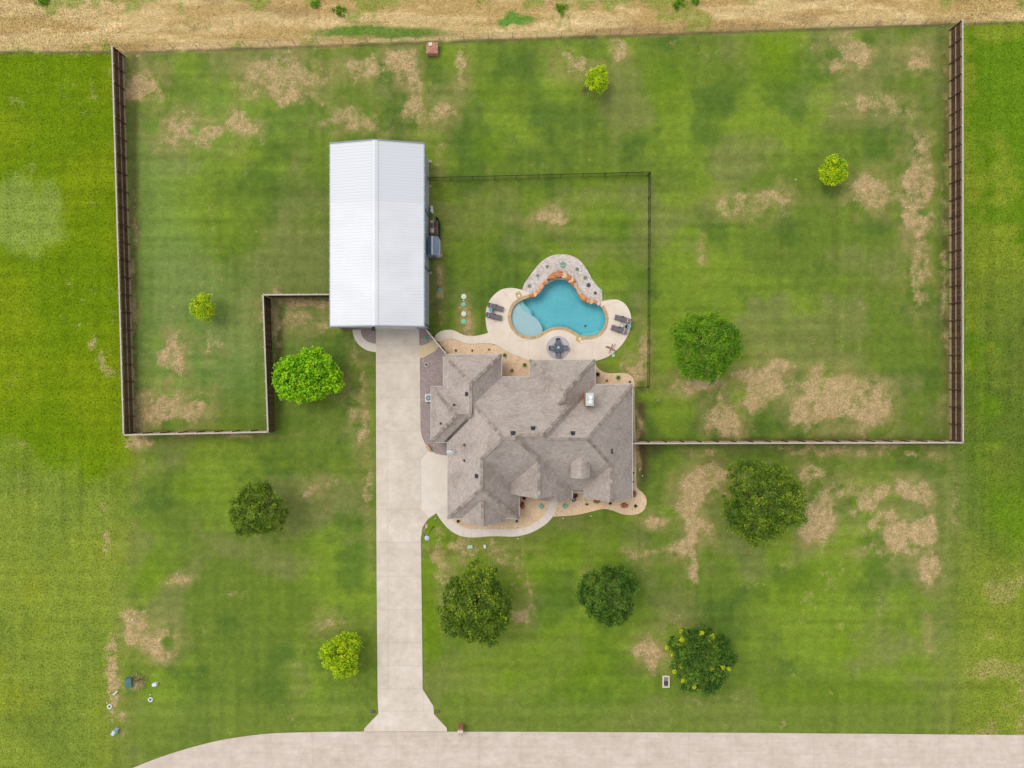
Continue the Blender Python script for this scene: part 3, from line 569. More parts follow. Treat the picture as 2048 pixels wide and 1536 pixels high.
for k, b in BL.items():
    for f, kind in solid(b):
        a, c_ = f[1]-f[0], f[2]-f[0]; n = Vector((0, 0, 0))
        for i in range(1, len(f)-1): n += (f[i]-f[0]).cross(f[i+1]-f[0])
        n.normalize()
        if n.z < -.5 and kind != 'cut': mi = 1
        elif abs(n.z) < .1: mi = 2 if max(p.z for p in f) > 3.9 else 1
        else: mi = 0
        if mi == 0 and n.z < 0: f = f[::-1]; n = -n
        mb.add(f, [tuple(range(len(f)))], mi)
        if mi == 0: u = Vector((0, 0, 1)).cross(n).normalized(); vv = n.cross(u); uvs.append([(p.dot(u), p.dot(vv)) for p in f])
        else: uvs.append([(p.x+p.y, p.z) for p in f])
roof = mb.build('roof', [SHING, FASC, BRICK], house, uv=uvs)
# ridge and hip cap shingles where they are the top surface
RR = random.Random(5)
for k, b in BL.items():
    fs = [f for f, kd in solid(b) if kd == 'cut']; done = []
    for i in range(len(fs)):
        for j in range(i+1, len(fs)):
            sh = [p for p in fs[i] if any((p-q).length < 1e-4 for q in fs[j])]
            if len(sh) < 2: continue
            p, q = sh[0], sh[-1]
            if (p-q).length < .3: continue
            L = (q-p).length; n = max(1, int(L/.42)); d_ = (q-p)/n; mb = MB()
            for s in range(n):
                c0, c1 = p+d_*s, p+d_*(s+1); mid = (c0+c1)/2
                oth = max([height(o, mid.x, mid.y) for kk, o in BL.items() if kk != k]+[-9])
                if oth > mid.z-.012:
                    if mb.v: mb.build('ridge_cap', CAPM, roof); mb = MB()
                    continue
                mb.beam(c0+Vector((0, 0, .0)), c1+Vector((0, 0, .045)), .34, .05, tint=RR.random())
            if mb.v: mb.build('ridge_cap', CAPM, roof)
mb = MB()
for k, b in BL.items():
    if k in ('M2', 'E') and False: continue
    for f, kind in solid(b, .42, .3, 0.0): mb.add(f, [tuple(range(len(f)))], 0)
mb.build('wall', BRICK, house)
for (x0, y0, x1, y1) in ((-132.3, -57.8, -20.3, -57), (-20.3, -57, -19.4, -14), (-133.2, -57, -132.3, 4.2), (-157.2, 4.0, -133, 4.8), (-157.2, 4.8, -156.4, 112), (-157.2, 112, -125, 112.9), (-20.3, -14.4, 34, -13.6), (33.2, -46.5, 34, -14.4), (34, -47.3, 160, -46.5), (160.4, -46.5, 161.2, 0.2), (161, .1, 232.5, .9), (232.4, 1, 233.2, 219), (-125.3, 114, -124.4, 259), (-125, 259.8, -98.6, 260.6), (-11.8, 259.8, 14, 260.6), (13.6, 205, 14.4, 260), (116, 206, 116.8, 222), (116.8, 209.6, 150, 210.4)):
    mb = MB(); z = 2.5 if y0 > 208 and x0 > 116 and y1 < 211 else 2.88; mb.box(x0/16-.01, -y1/16-.01, z-.13, x1/16+.01, -y0/16+.01, z+.01); mb.build('gutter', GUT, house)
# arched dormer
dm = MB(); n = 10; dx0, dx1, dy0, dy1 = 109/16, 144.5/16, -174/16, -128/16; pr = [(dx0+(dx1-dx0)*i/n, 6.1+.8*(1-abs(2*i/n-1)**1.5)) for i in range(n+1)]
V = [(x, y, z) for y in (dy0, dy1) for x, z in pr]+[(x, y, z-.12) for y in (dy0, dy1) for x, z in pr]; q = n+1; F = []; U = []
for i in range(n): F += [(i, i+1, q+i+1, q+i), (2*q+i+1, 2*q+i, 3*q+i, 3*q+i+1), (2*q+i, 2*q+i+1, i+1, i)]
F += [(0, q, 3*q, 2*q), (n, 2*q+n, 3*q+n, q+n)]; dm.add(V, F)
U = [[(V[i][1], V[i][0]*1.2) for i in f] for f in F]
dorm = dm.build('dormer_roof', SHING, house, uv=U)
mb = MB(); mb.prism([(dx0+.2, dy0+.25), (dx1-.2, dy0+.25), (dx1-.2, dy1), (dx0+.2, dy1)], 4.2, 6.1); mb.build('dormer_wall', BRICK, dorm)
mb = MB(); mb.box(dx0+.6, dy0+.22, 5.0, dx1-.6, dy0+.252, 6.0); GLASS = mat('window_glass', P(60, 70, 80), rough=.15, spec=.8); mb.build('window', GLASS, dorm)
# windows and doors in the walls
WHT = mat('white_trim', P(226, 224, 218), rough=.6); DOOR = mat('garage_door', P(206, 196, 182), rough=.6)
def opening(nm, x0, y0, x1, y1, z0, z1, m_):
    mb = MB(); mb.box(x0, y0, z0, x1, y1, z1); o = mb.build(nm, m_, house); cx_, cy_ = (x0+x1)/2, (y0+y1)/2
    if nm == 'window':
        mb = MB(); ax = x1-x0 > .3; e = .07; za, zb_ = z0-e, z1+e
        X_ = (x0-e, x0, x1, x1+e) if ax else (y0-e, y0, y1, y1+e); d0, d1 = ((y0-.015, y1+.001) if cy_ < -5 else (y0-.001, y1+.015)) if ax else (x0-.001, x1+.015)
        V = [(u, d, z) if ax else (d, u, z) for d in (d0, d1) for (u, z) in ((X_[0], za), (X_[3], za), (X_[3], zb_), (X_[0], zb_), (X_[1], z0), (X_[2], z0), (X_[2], z1), (X_[1], z1))]
        F_ = []
        for k in range(4): j = (k+1) % 4; F_ += [(k, j, j+4, k+4), (8+k, 8+k+4, 8+j+4, 8+j), (k, 8+k, 8+j, j), (k+4, j+4, 8+j+4, 8+k+4)]
        mb.add(V, F_)
        mb.build('frame', WHT, o)
wx = -124.5/16+.42
for yc in (-10.4, -14.0): opening('garage_door', wx-.03, yc-1.4, wx-.002, yc+1.4, .08, 2.35, DOOR)
for xc in (-5.2, -2.6): opening('window', xc-.6, -259.7/16+.39, xc+.6, -259.7/16+.418, .9, 2.2, GLASS)
opening('window', 10.4, -220/16+.39, 12.6, -220/16+.418, .8, 2.2, GLASS); opening('front_door', 3.4, -223/16+.39, 4.6, -223/16+.418, .05, 2.2, mat('front_door', P(90, 60, 44), rough=.5))
for xc in (3.5, 6.0, 8.5): opening('window', xc-.7, 46.5/16-.418, xc+.7, 46.5/16-.39, .8, 2.3, GLASS)
for xc in (-6.6, -3.2): opening('window', xc-.6, 57/16-.418, xc+.6, 57/16-.39, .9, 2.2, GLASS)
for yc in (-3.0, -6.5, -10): opening('window', 232.2/16-.418, yc-.6, 232.2/16-.39, yc+.6, .9, 2.2, GLASS)
# things on the roof
def on_roof(px, py, hf=roof_h):
    z = 5.
    for _ in range(30): x, y = W(px, py, z); z = .5*z+.5*max(hf(x, y), 3)
    return (*W(px, py, z), z)
BLK = mat('black_vent', P(52, 56, 68), P(40, 42, 50), 4, .6)
for px, py, s in ((934, 788, .36), (1026, 867, .42), (1066, 857, .4), (1145.5, 867, .4), (953.6, 952, .36)):
    x, y, z = on_roof(px, py); mb = MB(); mb.box(x-s/2-.05, y-s/2-.05, z-.15, x+s/2+.05, y+s/2+.05, z+.05); mb.box(x-s/2, y-s/2, z+.05, x+s/2, y+s/2, z+.2); mb.build('roof_vent', BLK, roof)
for px, py in ((908, 810), (882, 847), (929, 890), (929, 921), (1223.5, 900), (1223.5, 905.2)):
    x, y, z = on_roof(px, py); mb = MB(); mb.cyl(x, y, z-.2, z+.04, .16, n=12); mb.cyl(x, y, z+.04, z+.24, .09, n=12); mb.build('vent_pipe', BLK, roof)
x, y, z = on_roof(1019.5, 870); mb = MB(); mb.tube((x, y, z-.1), (x-.05, y, z+.75), .04); mb.build('vent_pipe', GUT, roof)
cx0, cy0 = W(1168.5, 811.5, 5.6); cx1, cy1 = W(1187.5, 785.5, 5.6); cx0, cx1 = cx0+.0, cx1-.0
mb = MB(); CB = mat('chimney_brick', P(206, 152, 116), P(176, 112, 78), 3, .9, scale2=10, dark=.25, bmp=.3)
X0, X1 = W(1172, 0, 7.6)[0]-.02, W(1187.6, 0, 7.6)[0]; Y0, Y1 = W(0, 811.5, 7.6)[1], W(0, 785.6, 7.6)[1]
mb.box(X0+.03, Y0+.03, 3.4, X1-.03, Y1-.03, 7.5); ch = mb.build('chimney', CB, roof)
mb = MB(); mb.box(X0, Y0, 7.5, X1, Y1, 7.6); mb.build('chimney_cap', mat('cap_metal', P(206, 216, 208), P(186, 196, 188), 4, .5), ch)
for dy_ in (.32, .66):
    mb = MB(); cy_ = Y0+(Y1-Y0)*dy_; mb.cyl((X0+X1)/2+.06, cy_, 7.6, 7.78, .16, n=16); mb.cyl((X0+X1)/2+.06, cy_, 7.78, 7.82, .25, n=16); mb.build('flue_cap', mat('flue_white', P(248, 248, 248), rough=.5), ch)
x, y, z = on_roof(901, 899)
dish = thing('satellite_dish', 'white satellite dish mounted on the west edge of the house roof', 'satellite dish', (x, y, z-.1))
mb = MB(); cxd, cyd = W(901, 904, 4.7); cz = 4.7; n = 20; V = [(cxd, cyd+.01, cz-.05)]+[(cxd+.5*math.cos(2*math.pi*i/n), cyd+.23*math.sin(2*math.pi*i/n), cz+.2*math.sin(2*math.pi*i/n)) for i in range(n)]
V += [(p[0]*1., p[1]-.02, p[2]-.03) for p in V]; mb.add(V, [(0, i+1, (i+1) % n+1) for i in range(n)]+[(n+1, n+1+(i+1) % n+1, n+1+i+1) for i in range(n)]+[(i+1, n+2+i, n+2+(i+1) % n, (i+1) % n+1) for i in range(n)])
mb.build('reflector', mat('dish_white', P(222, 236, 240), rough=.4), dish, True)
mb = MB(); mb.tube((x, y+.05, z-.15), (cxd, cyd-.02, cz-.1), .04); mb.tube((cxd, cyd, cz-.2), (cxd, cyd+.45, cz+.15), .025); mb.box(cxd-.1, cyd+.4, cz+.1, cxd+.1, cyd+.5, cz+.2); mb.build('mast', GUT, dish)
# air conditioner
x, y = W(857, 796, .9)
ac = thing('air_conditioner', 'white outdoor air conditioner with a round fan grille beside the house wall', 'air conditioner', (x, y, .03))
mb = MB(); mb.box(x-.42, y-.45, .1, x+.42, y+.45, .9); mb.build('casing', mat('ac_white', P(226, 230, 232), rough=.5), ac)
mb = MB(); mb.box(x-.5, y-.52, .03, x+.5, y+.52, .1); mb.build('base_pad', CONC, ac)
mb = MB(); mb.cyl(x, y, .9, .905, .33, n=20); mb.cyl(x, y, .905, .94, .1, n=12, m=1)
for k in range(8):
    a = k*math.pi/4; mb.beam((x, y, .93), (x+.33*math.cos(a), y+.33*math.sin(a), .93), .03, .015, m=1)
mb.build('fan_grille', [mat('fan_dark', P(86, 110, 120), rough=.5), GUT], ac)

# ---------------------------------------------------------------- metal barn
bx0, bx1, by0, by1, ze, zr = -21.45, -10.42, 6.84, 28.35, 4.7, 5.85; rx = (bx0+bx1)/2
barn = thing('metal_barn', 'tall grey metal barn with a ribbed white gable roof at the driveway end', 'barn', (rx, (by0+by1)/2, 0))
m, t, b = nodes('white_metal_roof'); c = geo(t); sp = t.nodes.new('ShaderNodeSeparateXYZ'); t.links.new(c, sp.inputs[0])
n1 = noise(t, .3, 4, .5, c); r1 = ramp(t, n1.outputs[0], [(.3, P(214, 216, 220)), (.7, P(226, 228, 232))])
gt = math_(t, 'GREATER_THAN', sp.outputs[1], 21.3); o_ = mixc(t, math_(t, 'MULTIPLY', gt, 1.), r1.outputs[0], P(212, 215, 220))
t.links.new(o_, b.inputs['Base Color']); b.inputs['Roughness'].default_value = .45; b.inputs['Specular IOR Level'].default_value = .4; ROOFM = m
GREY = mat('grey_siding', P(178, 190, 198), P(164, 176, 184), .6, .5); DGREY = mat('grey_trim', P(146, 152, 160), P(134, 140, 148), 1, .55)
for s in (0, 1):
    mb = MB(); xa, xb = (bx0, rx) if s == 0 else (rx, bx1); za, zb_ = (ze, zr) if s == 0 else (zr, ze)
    mb.add([(xa, by0, za), (xb, by0, zb_), (xb, by1, zb_), (xa, by1, za), (xa, by0, za-.06), (xb, by0, zb_-.06), (xb, by1, zb_-.06), (xa, by1, za-.06)], [(0, 1, 2, 3), (4, 7, 6, 5), (0, 4, 5, 1), (2, 6, 7, 3), (1, 5, 6, 2), (0, 3, 7, 4)])
    y = by0+.15
    while y < by1-.1:
        mb.add([(xa, y-.05, za), (xb, y-.05, zb_), (xb, y-.025, zb_+.018), (xa, y-.025, za+.018), (xb, y+.025, zb_+.018), (xa, y+.025, za+.018), (xb, y+.05, zb_), (xa, y+.05, za)], [(0, 1, 2, 3), (3, 2, 4, 5), (5, 4, 6, 7)]); y += .36
    mb.build('roof', ROOFM, barn)
mb = MB()
mb.add([(rx-.35, by0, zr-.02), (rx, by0, zr+.06), (rx+.35, by0, zr-.02), (rx-.35, by1, zr-.02), (rx, by1, zr+.06), (rx+.35, by1, zr-.02)], [(0, 1, 4, 3), (1, 2, 5, 4)]); mb.build('ridge_cap', ROOFM, barn)
for yy in (by0-.14, by1):
    mb = MB()
    for xa, xb, za, zb_ in ((bx0-.12, rx, ze, zr), (rx, bx1+.12, zr, ze)):
        mb.add([(xa, yy, za-.25), (xb, yy, zb_-.25), (xb, yy, zb_+.06), (xa, yy, za+.06), (xa, yy+.14, za-.25), (xb, yy+.14, zb_-.25), (xb, yy+.14, zb_+.06), (xa, yy+.14, za+.06)], [(0, 1, 2, 3), (4, 7, 6, 5), (3, 2, 6, 7), (0, 4, 5, 1), (0, 3, 7, 4), (1, 5, 6, 2)])
    mb.build('rake_trim', DGREY, barn)
for xa, xb in ((bx0-.13, bx0), (bx1, bx1+.13)):
    mb = MB(); mb.box(xa, by0, ze-.16, xb, by1, ze-.01); y = by0+.9
    while y < by1: mb.box(xa-.02, y-.03, ze-.01, xb+.02, y+.03, ze+.015, 1); y += 1.13
    mb.build('gutter', [DGREY, GUT], barn)
wx0, wx1, wy0, wy1 = bx0+.1, -10.46, by0+.04, by1-.5
mb = MB(); V = [(wx0, wy0), (wx1, wy0), (wx1, wy1), (wx0, wy1)]; mb.prism(V, 0, ze-.1); 
for yy in (wy0, wy1-.02): mb.add([(wx0, yy, ze-.1), (wx1, yy, ze-.1), (rx, yy, zr-.1)], [(0, 1, 2)])
y = wy0+.3
while y < wy1: mb.box(wx1, y-.04, .1, wx1+.03, y+.04, ze-.2); mb.box(wx0-.03, y-.04, .1, wx0, y+.04, ze-.2); y += .36
mb.build('wall', GREY, barn)
mb = MB(); mb.box(wx1+.005, wy0, 0, wx1+.07, wy1, .14); mb.build('base_trim', mat('pale_trim', P(206, 200, 190), rough=.7), barn)
for y in (20.9, 14.06, 7.2):
    mb = MB(); mb.box(wx1+.035, y-.05, .15, wx1+.13, y+.05, ze-.15); mb.box(wx1+.05, y-.05, .03, wx1+.35, y+.05, .12); mb.build('downspout', mat('dark_spout', P(96, 100, 108), rough=.6), barn)
mb = MB(); mb.box(-16.9, wy0-.05, .08, -11.7, wy0-.005, 4.0)
for k in range(9): mb.box(-16.9, wy0-.065, .1+.44*k, -11.7, wy0-.05, .13+.44*k)
mb.build('roller_door', WHT, barn)
mb = MB(); mb.box(-18.9, wy0-.05, .05, -17.9, wy0-.005, 2.1); mb.build('side_door', DGREY, barn)
mb = MB(); mb.box(wx0-.02, wy0-.09, 0, -17.0, wy0-.055, .95); mb.build('stone_skirt', BRICK, barn)
mb = MB(); mb.box(-16.75, wy0-.55, 3.6, -16.35, wy0, 3.8); mb.build('wall_lamp', mat('lamp_bronze', P(80, 66, 60), rough=.5), barn)

# ---------------------------------------------------------------- fences
BOARD = mat('fence_board', P(108, 84, 62), P(80, 62, 46), 3, .95, tint=.35, spec=.1)
RAIL = mat('fence_rail', P(188, 166, 140), P(156, 136, 114), 3, .9, spec=.1)
WEATH = mat('weathered_cap', P(206, 196, 184), P(182, 170, 158), 3, .9, spec=.1)
POSTM = mat('fence_post', P(104, 78, 62), P(80, 58, 46), 3, .9, spec=.1); 
def wood_fence(label, p0, p1, h=2.4, inner=1, bay=2.15, cap=True, name='wooden_fence', postlight=True):
    p0, p1 = Vector(p0), Vector(p1); L = (p1-p0).length; d = (p1-p0)/L; nr = Vector((-d.y, d.x))*inner; a = math.atan2(d.y, d.x)
    th = thing(name, label, 'fence', (p0.x, p0.y, 0)); nb = max(1, round(L/bay)); bl = L/nb
    def at(s, o, z): q = p0+d*s+nr*o; return (q.x, q.y, z)
    for i in range(nb):
        mb = MB(); k = int(bl/.15); w_ = bl/k
        for j in range(k): hh = h-.03+random.uniform(-.02, .01); mb.obox(at(i*bl+(j+.5)*w_, 0, hh/2+.02), (w_-.008, .022, hh-.04), a, tint=random.random())
        mb.build('board_panel', BOARD, th)
    for z in (.22, 1.15, h-.25):
        mb = MB(); mb.beam(at(0, .055, z), at(L, .055, z), .09, .045); (mb.beam(at(0, .05, .1), at(L, .05, .1), .1, .2) if z < .3 else None); mb.build('rail', RAIL, th)
    if cap: mb = MB(); mb.beam(at(-.05, .03, h+.02), at(L+.05, .03, h+.02), .17, .04); mb.build('cap_rail', WEATH, th)
    for i in range(nb+1):
        mb = MB(); mb.obox(at(min(max(i*bl, .06), L-.06), .155, h/2+.02), (.1, .1, h+.04), a); mb.obox(at(min(max(i*bl, .06), L-.06), .155, h+.05), (.12, .12, .02), a, 1)
        mb.build('post', [POSTM, WEATH if postlight else POSTM], th)
    return th
wood_fence('long brown board fence down the west side of the lot, rails facing the lawn', (-48.6, 41.0), (-47.2, -6.15), inner=1)
wood_fence('short west board fence across the side lawn, posts on its north side', (-47.2, -6.22), (-29.65, -5.86), inner=1)
wood_fence('dark board fence running north to south beside the bright green tree', (-30.2, 10.75), (-29.6, -5.9), inner=-1)
wood_fence('short board fence joining the metal barn to the fence corner', (-30.2, 10.8), (-21.55, 10.85), inner=1)
wood_fence('long board fence down the east side of the lot, rails facing the lawn', (54.75, 44.2), (54.8, -7.1), inner=-1)
wood_fence('board fence running east from the house to the lot corner', (14.7, -7.25), (54.75, -7.15), inner=1)
gt_ = wood_fence('low diagonal wooden gate fence between the barn and the house', (-10.55, 6.65), (-8.05, 3.6), 1.8, inner=1, bay=1.0, name='gate_fence', postlight=False)
IRON = mat('black_iron', P(40, 44, 42), P(30, 34, 32), 5, .6)
def iron_fence(label, p0, p1, h=1.55, bay=2.8):
    p0, p1 = Vector(p0), Vector(p1); L = (p1-p0).length; d = (p1-p0)/L; a = math.atan2(d.y, d.x); th = thing('iron_fence', label, 'fence', (p0.x, p0.y, 0)); nb = max(1, round(L/bay)); bl = L/nb
    def at(s, z): q = p0+d*s; return (q.x, q.y, z)
    for i in range(nb):
        mb = MB(); k = int(bl/.13)
        for j in range(1, k): mb.obox(at(i*bl+j*bl/k, h/2+.03), (.022, .022, h), a)
        mb.build('picket_panel', IRON, th)
    for z in (.18, h-.18, h-.02): mb = MB(); mb.beam(at(0, z), at(L, z), .03, .03); mb.build('rail', IRON, th)
    for i in range(nb+1): mb = MB(); mb.obox(at(min(max(i*bl, .04), L-.04), h/2+.06), (.065, .065, h+.1), a); mb.build('post', IRON, th)
iron_fence('black iron picket fence along the north side of the pool lawn', (-10.36, 25.35), (17.0, 26.05))
iron_fence('black iron picket fence along the east side of the pool lawn', (17.02, 25.98), (16.9, -.35))
iron_fence('short black iron fence between the house corner and the pool lawn fence', (16.84, -.38), (14.6, -.36), bay=1.2)
# low wire fence along the field
wf = thing('wire_fence', 'low wire fence on thin posts between the lawn and the dry field', 'fence', (-48.5, 41.8, 0))
pa, pb = Vector((-48.4, 41.75)), Vector((54.6, 45.15)); Lw = (pb-pa).length; nb = 34
for i in range(nb+1):
    q = pa+(pb-pa)*i/nb; mb = MB(); mb.obox((q.x, q.y, .62), (.05, .05, 1.24)); mb.build('post', mat('steel_post', P(150, 150, 146), rough=.6), wf)
for z in (.3, .6, .9, 1.2): mb = MB(); mb.beam((*pa, z), (*pb, z), .012, .012); mb.build('wire', IRON, wf)

# ---------------------------------------------------------------- trees
def leaf_mat(name, stops, trans=.18):
    m, t, b = nodes(name); r = ramp(t, attr(t, 'tint'), stops); t.links.new(r.outputs[0], b.inputs['Base Color']); b.inputs['Roughness'].default_value = .6; b.inputs['Specular IOR Level'].default_value = .2
    tl = t.nodes.new('ShaderNodeBsdfTranslucent'); t.links.new(r.outputs[0], tl.inputs[0]); mx = t.nodes.new('ShaderNodeMixShader'); mx.inputs[0].default_value = trans
    o = t.nodes['Material Output']; t.links.new(b.outputs[0], mx.inputs[1]); t.links.new(tl.outputs[0], mx.inputs[2]); t.links.new(mx.outputs[0], o.inputs[0]); return m
LM = dict(
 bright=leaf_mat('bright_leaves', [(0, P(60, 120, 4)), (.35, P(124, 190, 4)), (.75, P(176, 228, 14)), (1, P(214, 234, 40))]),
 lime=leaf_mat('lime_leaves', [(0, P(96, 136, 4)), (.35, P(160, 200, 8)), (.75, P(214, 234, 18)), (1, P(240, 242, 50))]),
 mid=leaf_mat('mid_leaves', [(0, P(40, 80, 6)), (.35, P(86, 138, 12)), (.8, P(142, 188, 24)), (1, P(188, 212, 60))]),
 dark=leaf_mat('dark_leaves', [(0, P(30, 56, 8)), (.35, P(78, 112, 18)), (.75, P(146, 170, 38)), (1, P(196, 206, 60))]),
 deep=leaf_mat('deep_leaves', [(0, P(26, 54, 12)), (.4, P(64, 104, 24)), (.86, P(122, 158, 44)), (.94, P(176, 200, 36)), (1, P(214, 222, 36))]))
BARK = mat('bark', P(118, 98, 78), P(84, 66, 52), 6, .95, bmp=.5)
def leaves(name, cents, rads, tints, per, size, m_, parent, seed, up=.5):
    r = np.random.default_rng(seed); n = len(cents)*per; idx = np.repeat(np.arange(len(cents)), per)
    u = r.normal(size=(n, 3)); u[:, 2] = np.abs(u[:, 2])*1.0-.25; u /= np.linalg.norm(u, axis=1)[:, None]
    fr_ = r.uniform(.3, 1.15, n); pos = cents[idx]+u*(rads[idx]*fr_)[:, None]*np.array([1, 1, .75])
    nr = u*.6+r.normal(size=(n, 3))*.55+np.array([0, 0, up]); nr /= np.linalg.norm(nr, axis=1)[:, None]
    a = np.cross(nr, r.normal(size=(n, 3))); a /= np.linalg.norm(a, axis=1)[:, None]; b = np.cross(nr, a)
    sz = size*r.uniform(.6, 1.25, n); l = (sz*.5)[:, None]; w_ = (sz*.32)[:, None]
    V = np.stack([pos-a*l, pos+b*w_-nr*.02, pos+a*l, pos-b*w_+nr*.02], 1).reshape(-1, 3); V -= np.array(root_loc(parent))
    me = bpy.data.meshes.new(name); me.vertices.add(4*n); me.vertices.foreach_set('co', V.ravel()); me.loops.add(4*n); me.loops.foreach_set('vertex_index', np.arange(4*n, dtype=np.int32))
    me.polygons.add(n); me.polygons.foreach_set('loop_start', np.arange(0, 4*n, 4, dtype=np.int32)); me.polygons.foreach_set('loop_total', np.full(n, 4, dtype=np.int32)); me.update()
    A = me.attributes.new('tint', 'FLOAT', 'FACE'); A.data.foreach_set('value', np.clip(np.where(tints[idx] > 1, 1., tints[idx]*.45+np.clip(fr_, 0, 1)*.38+r.random(n)*.17-.08), 0, 1))  # paler clump tips: young growth, plus shade of the crown gaps painted into tint
    me.materials.append(m_); o = bpy.data.objects.new(name, me); COL.objects.link(o); o.parent = parent; return o
def tree(label, px, py, rxp, ryp, h, kind, seed, lobes=None, name='shade_tree', size=.24, dens=12, yellow=0, group=None):
    zm = h*.58; k = (H-zm)/H/16; cx, cy = (px-1024)*k, (768-py)*k; rx, ry = rxp*k*1.03, ryp*k*1.03; r = np.random.default_rng(seed)
    th = thing(name, label, 'tree', (cx, cy, 0), group)
    L = lobes or [(0, 0, 1, 1)]
    cs, rd, tt = [], [], []; rc = .33+.04*max(rx, ry)
    area = sum(a*b for _, _, a, b in L)*rx*ry; n = int(dens*area*1.6)
    hb = h*.22; hz = (h-hb)/2; zc = hb+hz
    def cand():
        lx, ly, la, lb = L[r.integers(len(L))]; u = r.normal(size=3); u /= np.linalg.norm(u)
        if u[2] < -.3: u[2] = -u[2]
        q = r.uniform(.6, 1.) if r.random() < .25 else r.uniform(.88, 1.02); ang = math.atan2(u[1], u[0])
        wv = 1+.07*math.sin(3*ang+seed)+.05*math.sin(5*ang+2*seed)+.05*math.sin(9*ang+seed*3); sc_ = (la+lb)/2
        return np.array([cx+(lx+u[0]*la*q*wv*.92)*rx, cy+(-ly+u[1]*lb*q*wv*.92)*ry, zc-(1-sc_)*hz*.7+u[2]*hz*sc_*q])
    while len(cs) < n:
        k_ = [cand() for _ in range(5)]
        if cs: A_ = np.array(cs); p = max(k_, key=lambda c_: np.min(np.sum((A_-c_)**2, 1)))
        else: p = k_[0]
        cs.append(p); yl = r.random() < yellow; rd.append(rc*(.5 if yl else r.uniform(.65, 1.3))); tt.append(1.4 if yl else r.uniform(.0, 1.0)**1.3*.92)
    cs = np.array(cs)
    per = int(120*max(.6, rc*rc/.45)); size = size*.72
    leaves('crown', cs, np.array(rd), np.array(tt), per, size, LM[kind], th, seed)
    mb = MB(); tr_ = .07+.035*max(rx, ry); tb = h*.3
    pts = [Vector((cx, cy, 0)), Vector((cx+.04, cy, tb*.5)), Vector((cx, cy+.05, tb))]
    mb.tube(pts[0], pts[1], tr_*1.35, tr_, 10); mb.tube(pts[1], pts[2], tr_, tr_*.85, 10)
    for i in r.choice(len(cs), min(len(cs), 18), replace=False):
        q = pts[2].lerp(Vector(cs[i]), .8); md = pts[2].lerp(q, .5)+Vector((0, 0, .12*h)); mb.tube(pts[2], md, tr_*.45, tr_*.22, 6); mb.tube(md, q, tr_*.22, tr_*.06, 5)
    mb.build('trunk', BARK, th, True); return th
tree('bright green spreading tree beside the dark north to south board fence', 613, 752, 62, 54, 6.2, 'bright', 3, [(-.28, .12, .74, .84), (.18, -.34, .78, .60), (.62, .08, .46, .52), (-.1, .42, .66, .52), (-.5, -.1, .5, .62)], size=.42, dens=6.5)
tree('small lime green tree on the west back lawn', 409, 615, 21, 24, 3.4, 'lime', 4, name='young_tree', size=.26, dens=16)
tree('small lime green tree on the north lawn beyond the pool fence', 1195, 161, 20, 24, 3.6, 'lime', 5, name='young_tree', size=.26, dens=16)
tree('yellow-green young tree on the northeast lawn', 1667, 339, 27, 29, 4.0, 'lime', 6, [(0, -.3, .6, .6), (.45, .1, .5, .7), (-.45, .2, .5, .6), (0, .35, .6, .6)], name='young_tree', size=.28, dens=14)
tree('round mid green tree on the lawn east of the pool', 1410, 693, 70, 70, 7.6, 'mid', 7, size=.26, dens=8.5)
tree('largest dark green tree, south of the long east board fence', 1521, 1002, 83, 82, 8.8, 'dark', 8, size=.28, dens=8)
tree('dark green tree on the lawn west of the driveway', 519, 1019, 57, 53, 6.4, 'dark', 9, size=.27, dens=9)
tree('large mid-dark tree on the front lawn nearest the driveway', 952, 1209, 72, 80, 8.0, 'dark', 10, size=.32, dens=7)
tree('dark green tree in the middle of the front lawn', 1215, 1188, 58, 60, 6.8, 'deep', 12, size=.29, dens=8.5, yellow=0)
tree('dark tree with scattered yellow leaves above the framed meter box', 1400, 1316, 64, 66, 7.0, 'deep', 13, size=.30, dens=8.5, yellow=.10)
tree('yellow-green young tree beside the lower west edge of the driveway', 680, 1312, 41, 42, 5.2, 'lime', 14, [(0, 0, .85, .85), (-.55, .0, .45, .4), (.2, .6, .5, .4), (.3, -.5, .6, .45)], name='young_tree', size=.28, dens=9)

# ---------------------------------------------------------------- small plants
def rosette(name, n, L, wd, m_, rise=.5, seed=0, cone=True):
    r = random.Random(seed); mb = MB()
    for i in range(n):
        a = 2*math.pi*i*.618; e = rise*(.3+.9*i/n); l = L*(1-.35*i/n)*r.uniform(.85, 1.1)
        dx, dy = math.cos(a), math.sin(a); z1 = l*math.sin(e); rr = l*math.cos(e); w_ = wd*r.uniform(.8, 1.1)
        mb.add([(0, 0, .02), (dx*rr*.5-dy*w_, dy*rr*.5+dx*w_, z1*.6), (dx*rr, dy*rr, z1), (dx*rr*.5+dy*w_, dy*rr*.5-dx*w_, z1*.6)], [(0, 3, 2, 1)], tint=r.random())
    return mb
def plantmat(name, a, b): return mat(name, a, b, 5, .7, tint=.3)
YG = plantmat('yucca_green', P(120, 170, 76), P(88, 138, 58)); TEAL = plantmat('agave_teal', P(176, 214, 190), P(128, 176, 150)); DKG = plantmat('dark_shrub', P(86, 112, 66), P(62, 86, 50)); YEL = plantmat('yellow_shrub', P(170, 164, 50), P(138, 130, 40)); GRG = plantmat('grey_agave', P(152, 176, 142), P(104, 132, 104)); BRN = plantmat('brown_shrub', P(170, 116, 66), P(130, 84, 46))
AQUA = plantmat('aqua_plant', P(170, 244, 252), P(120, 220, 240))
PROTO = {}
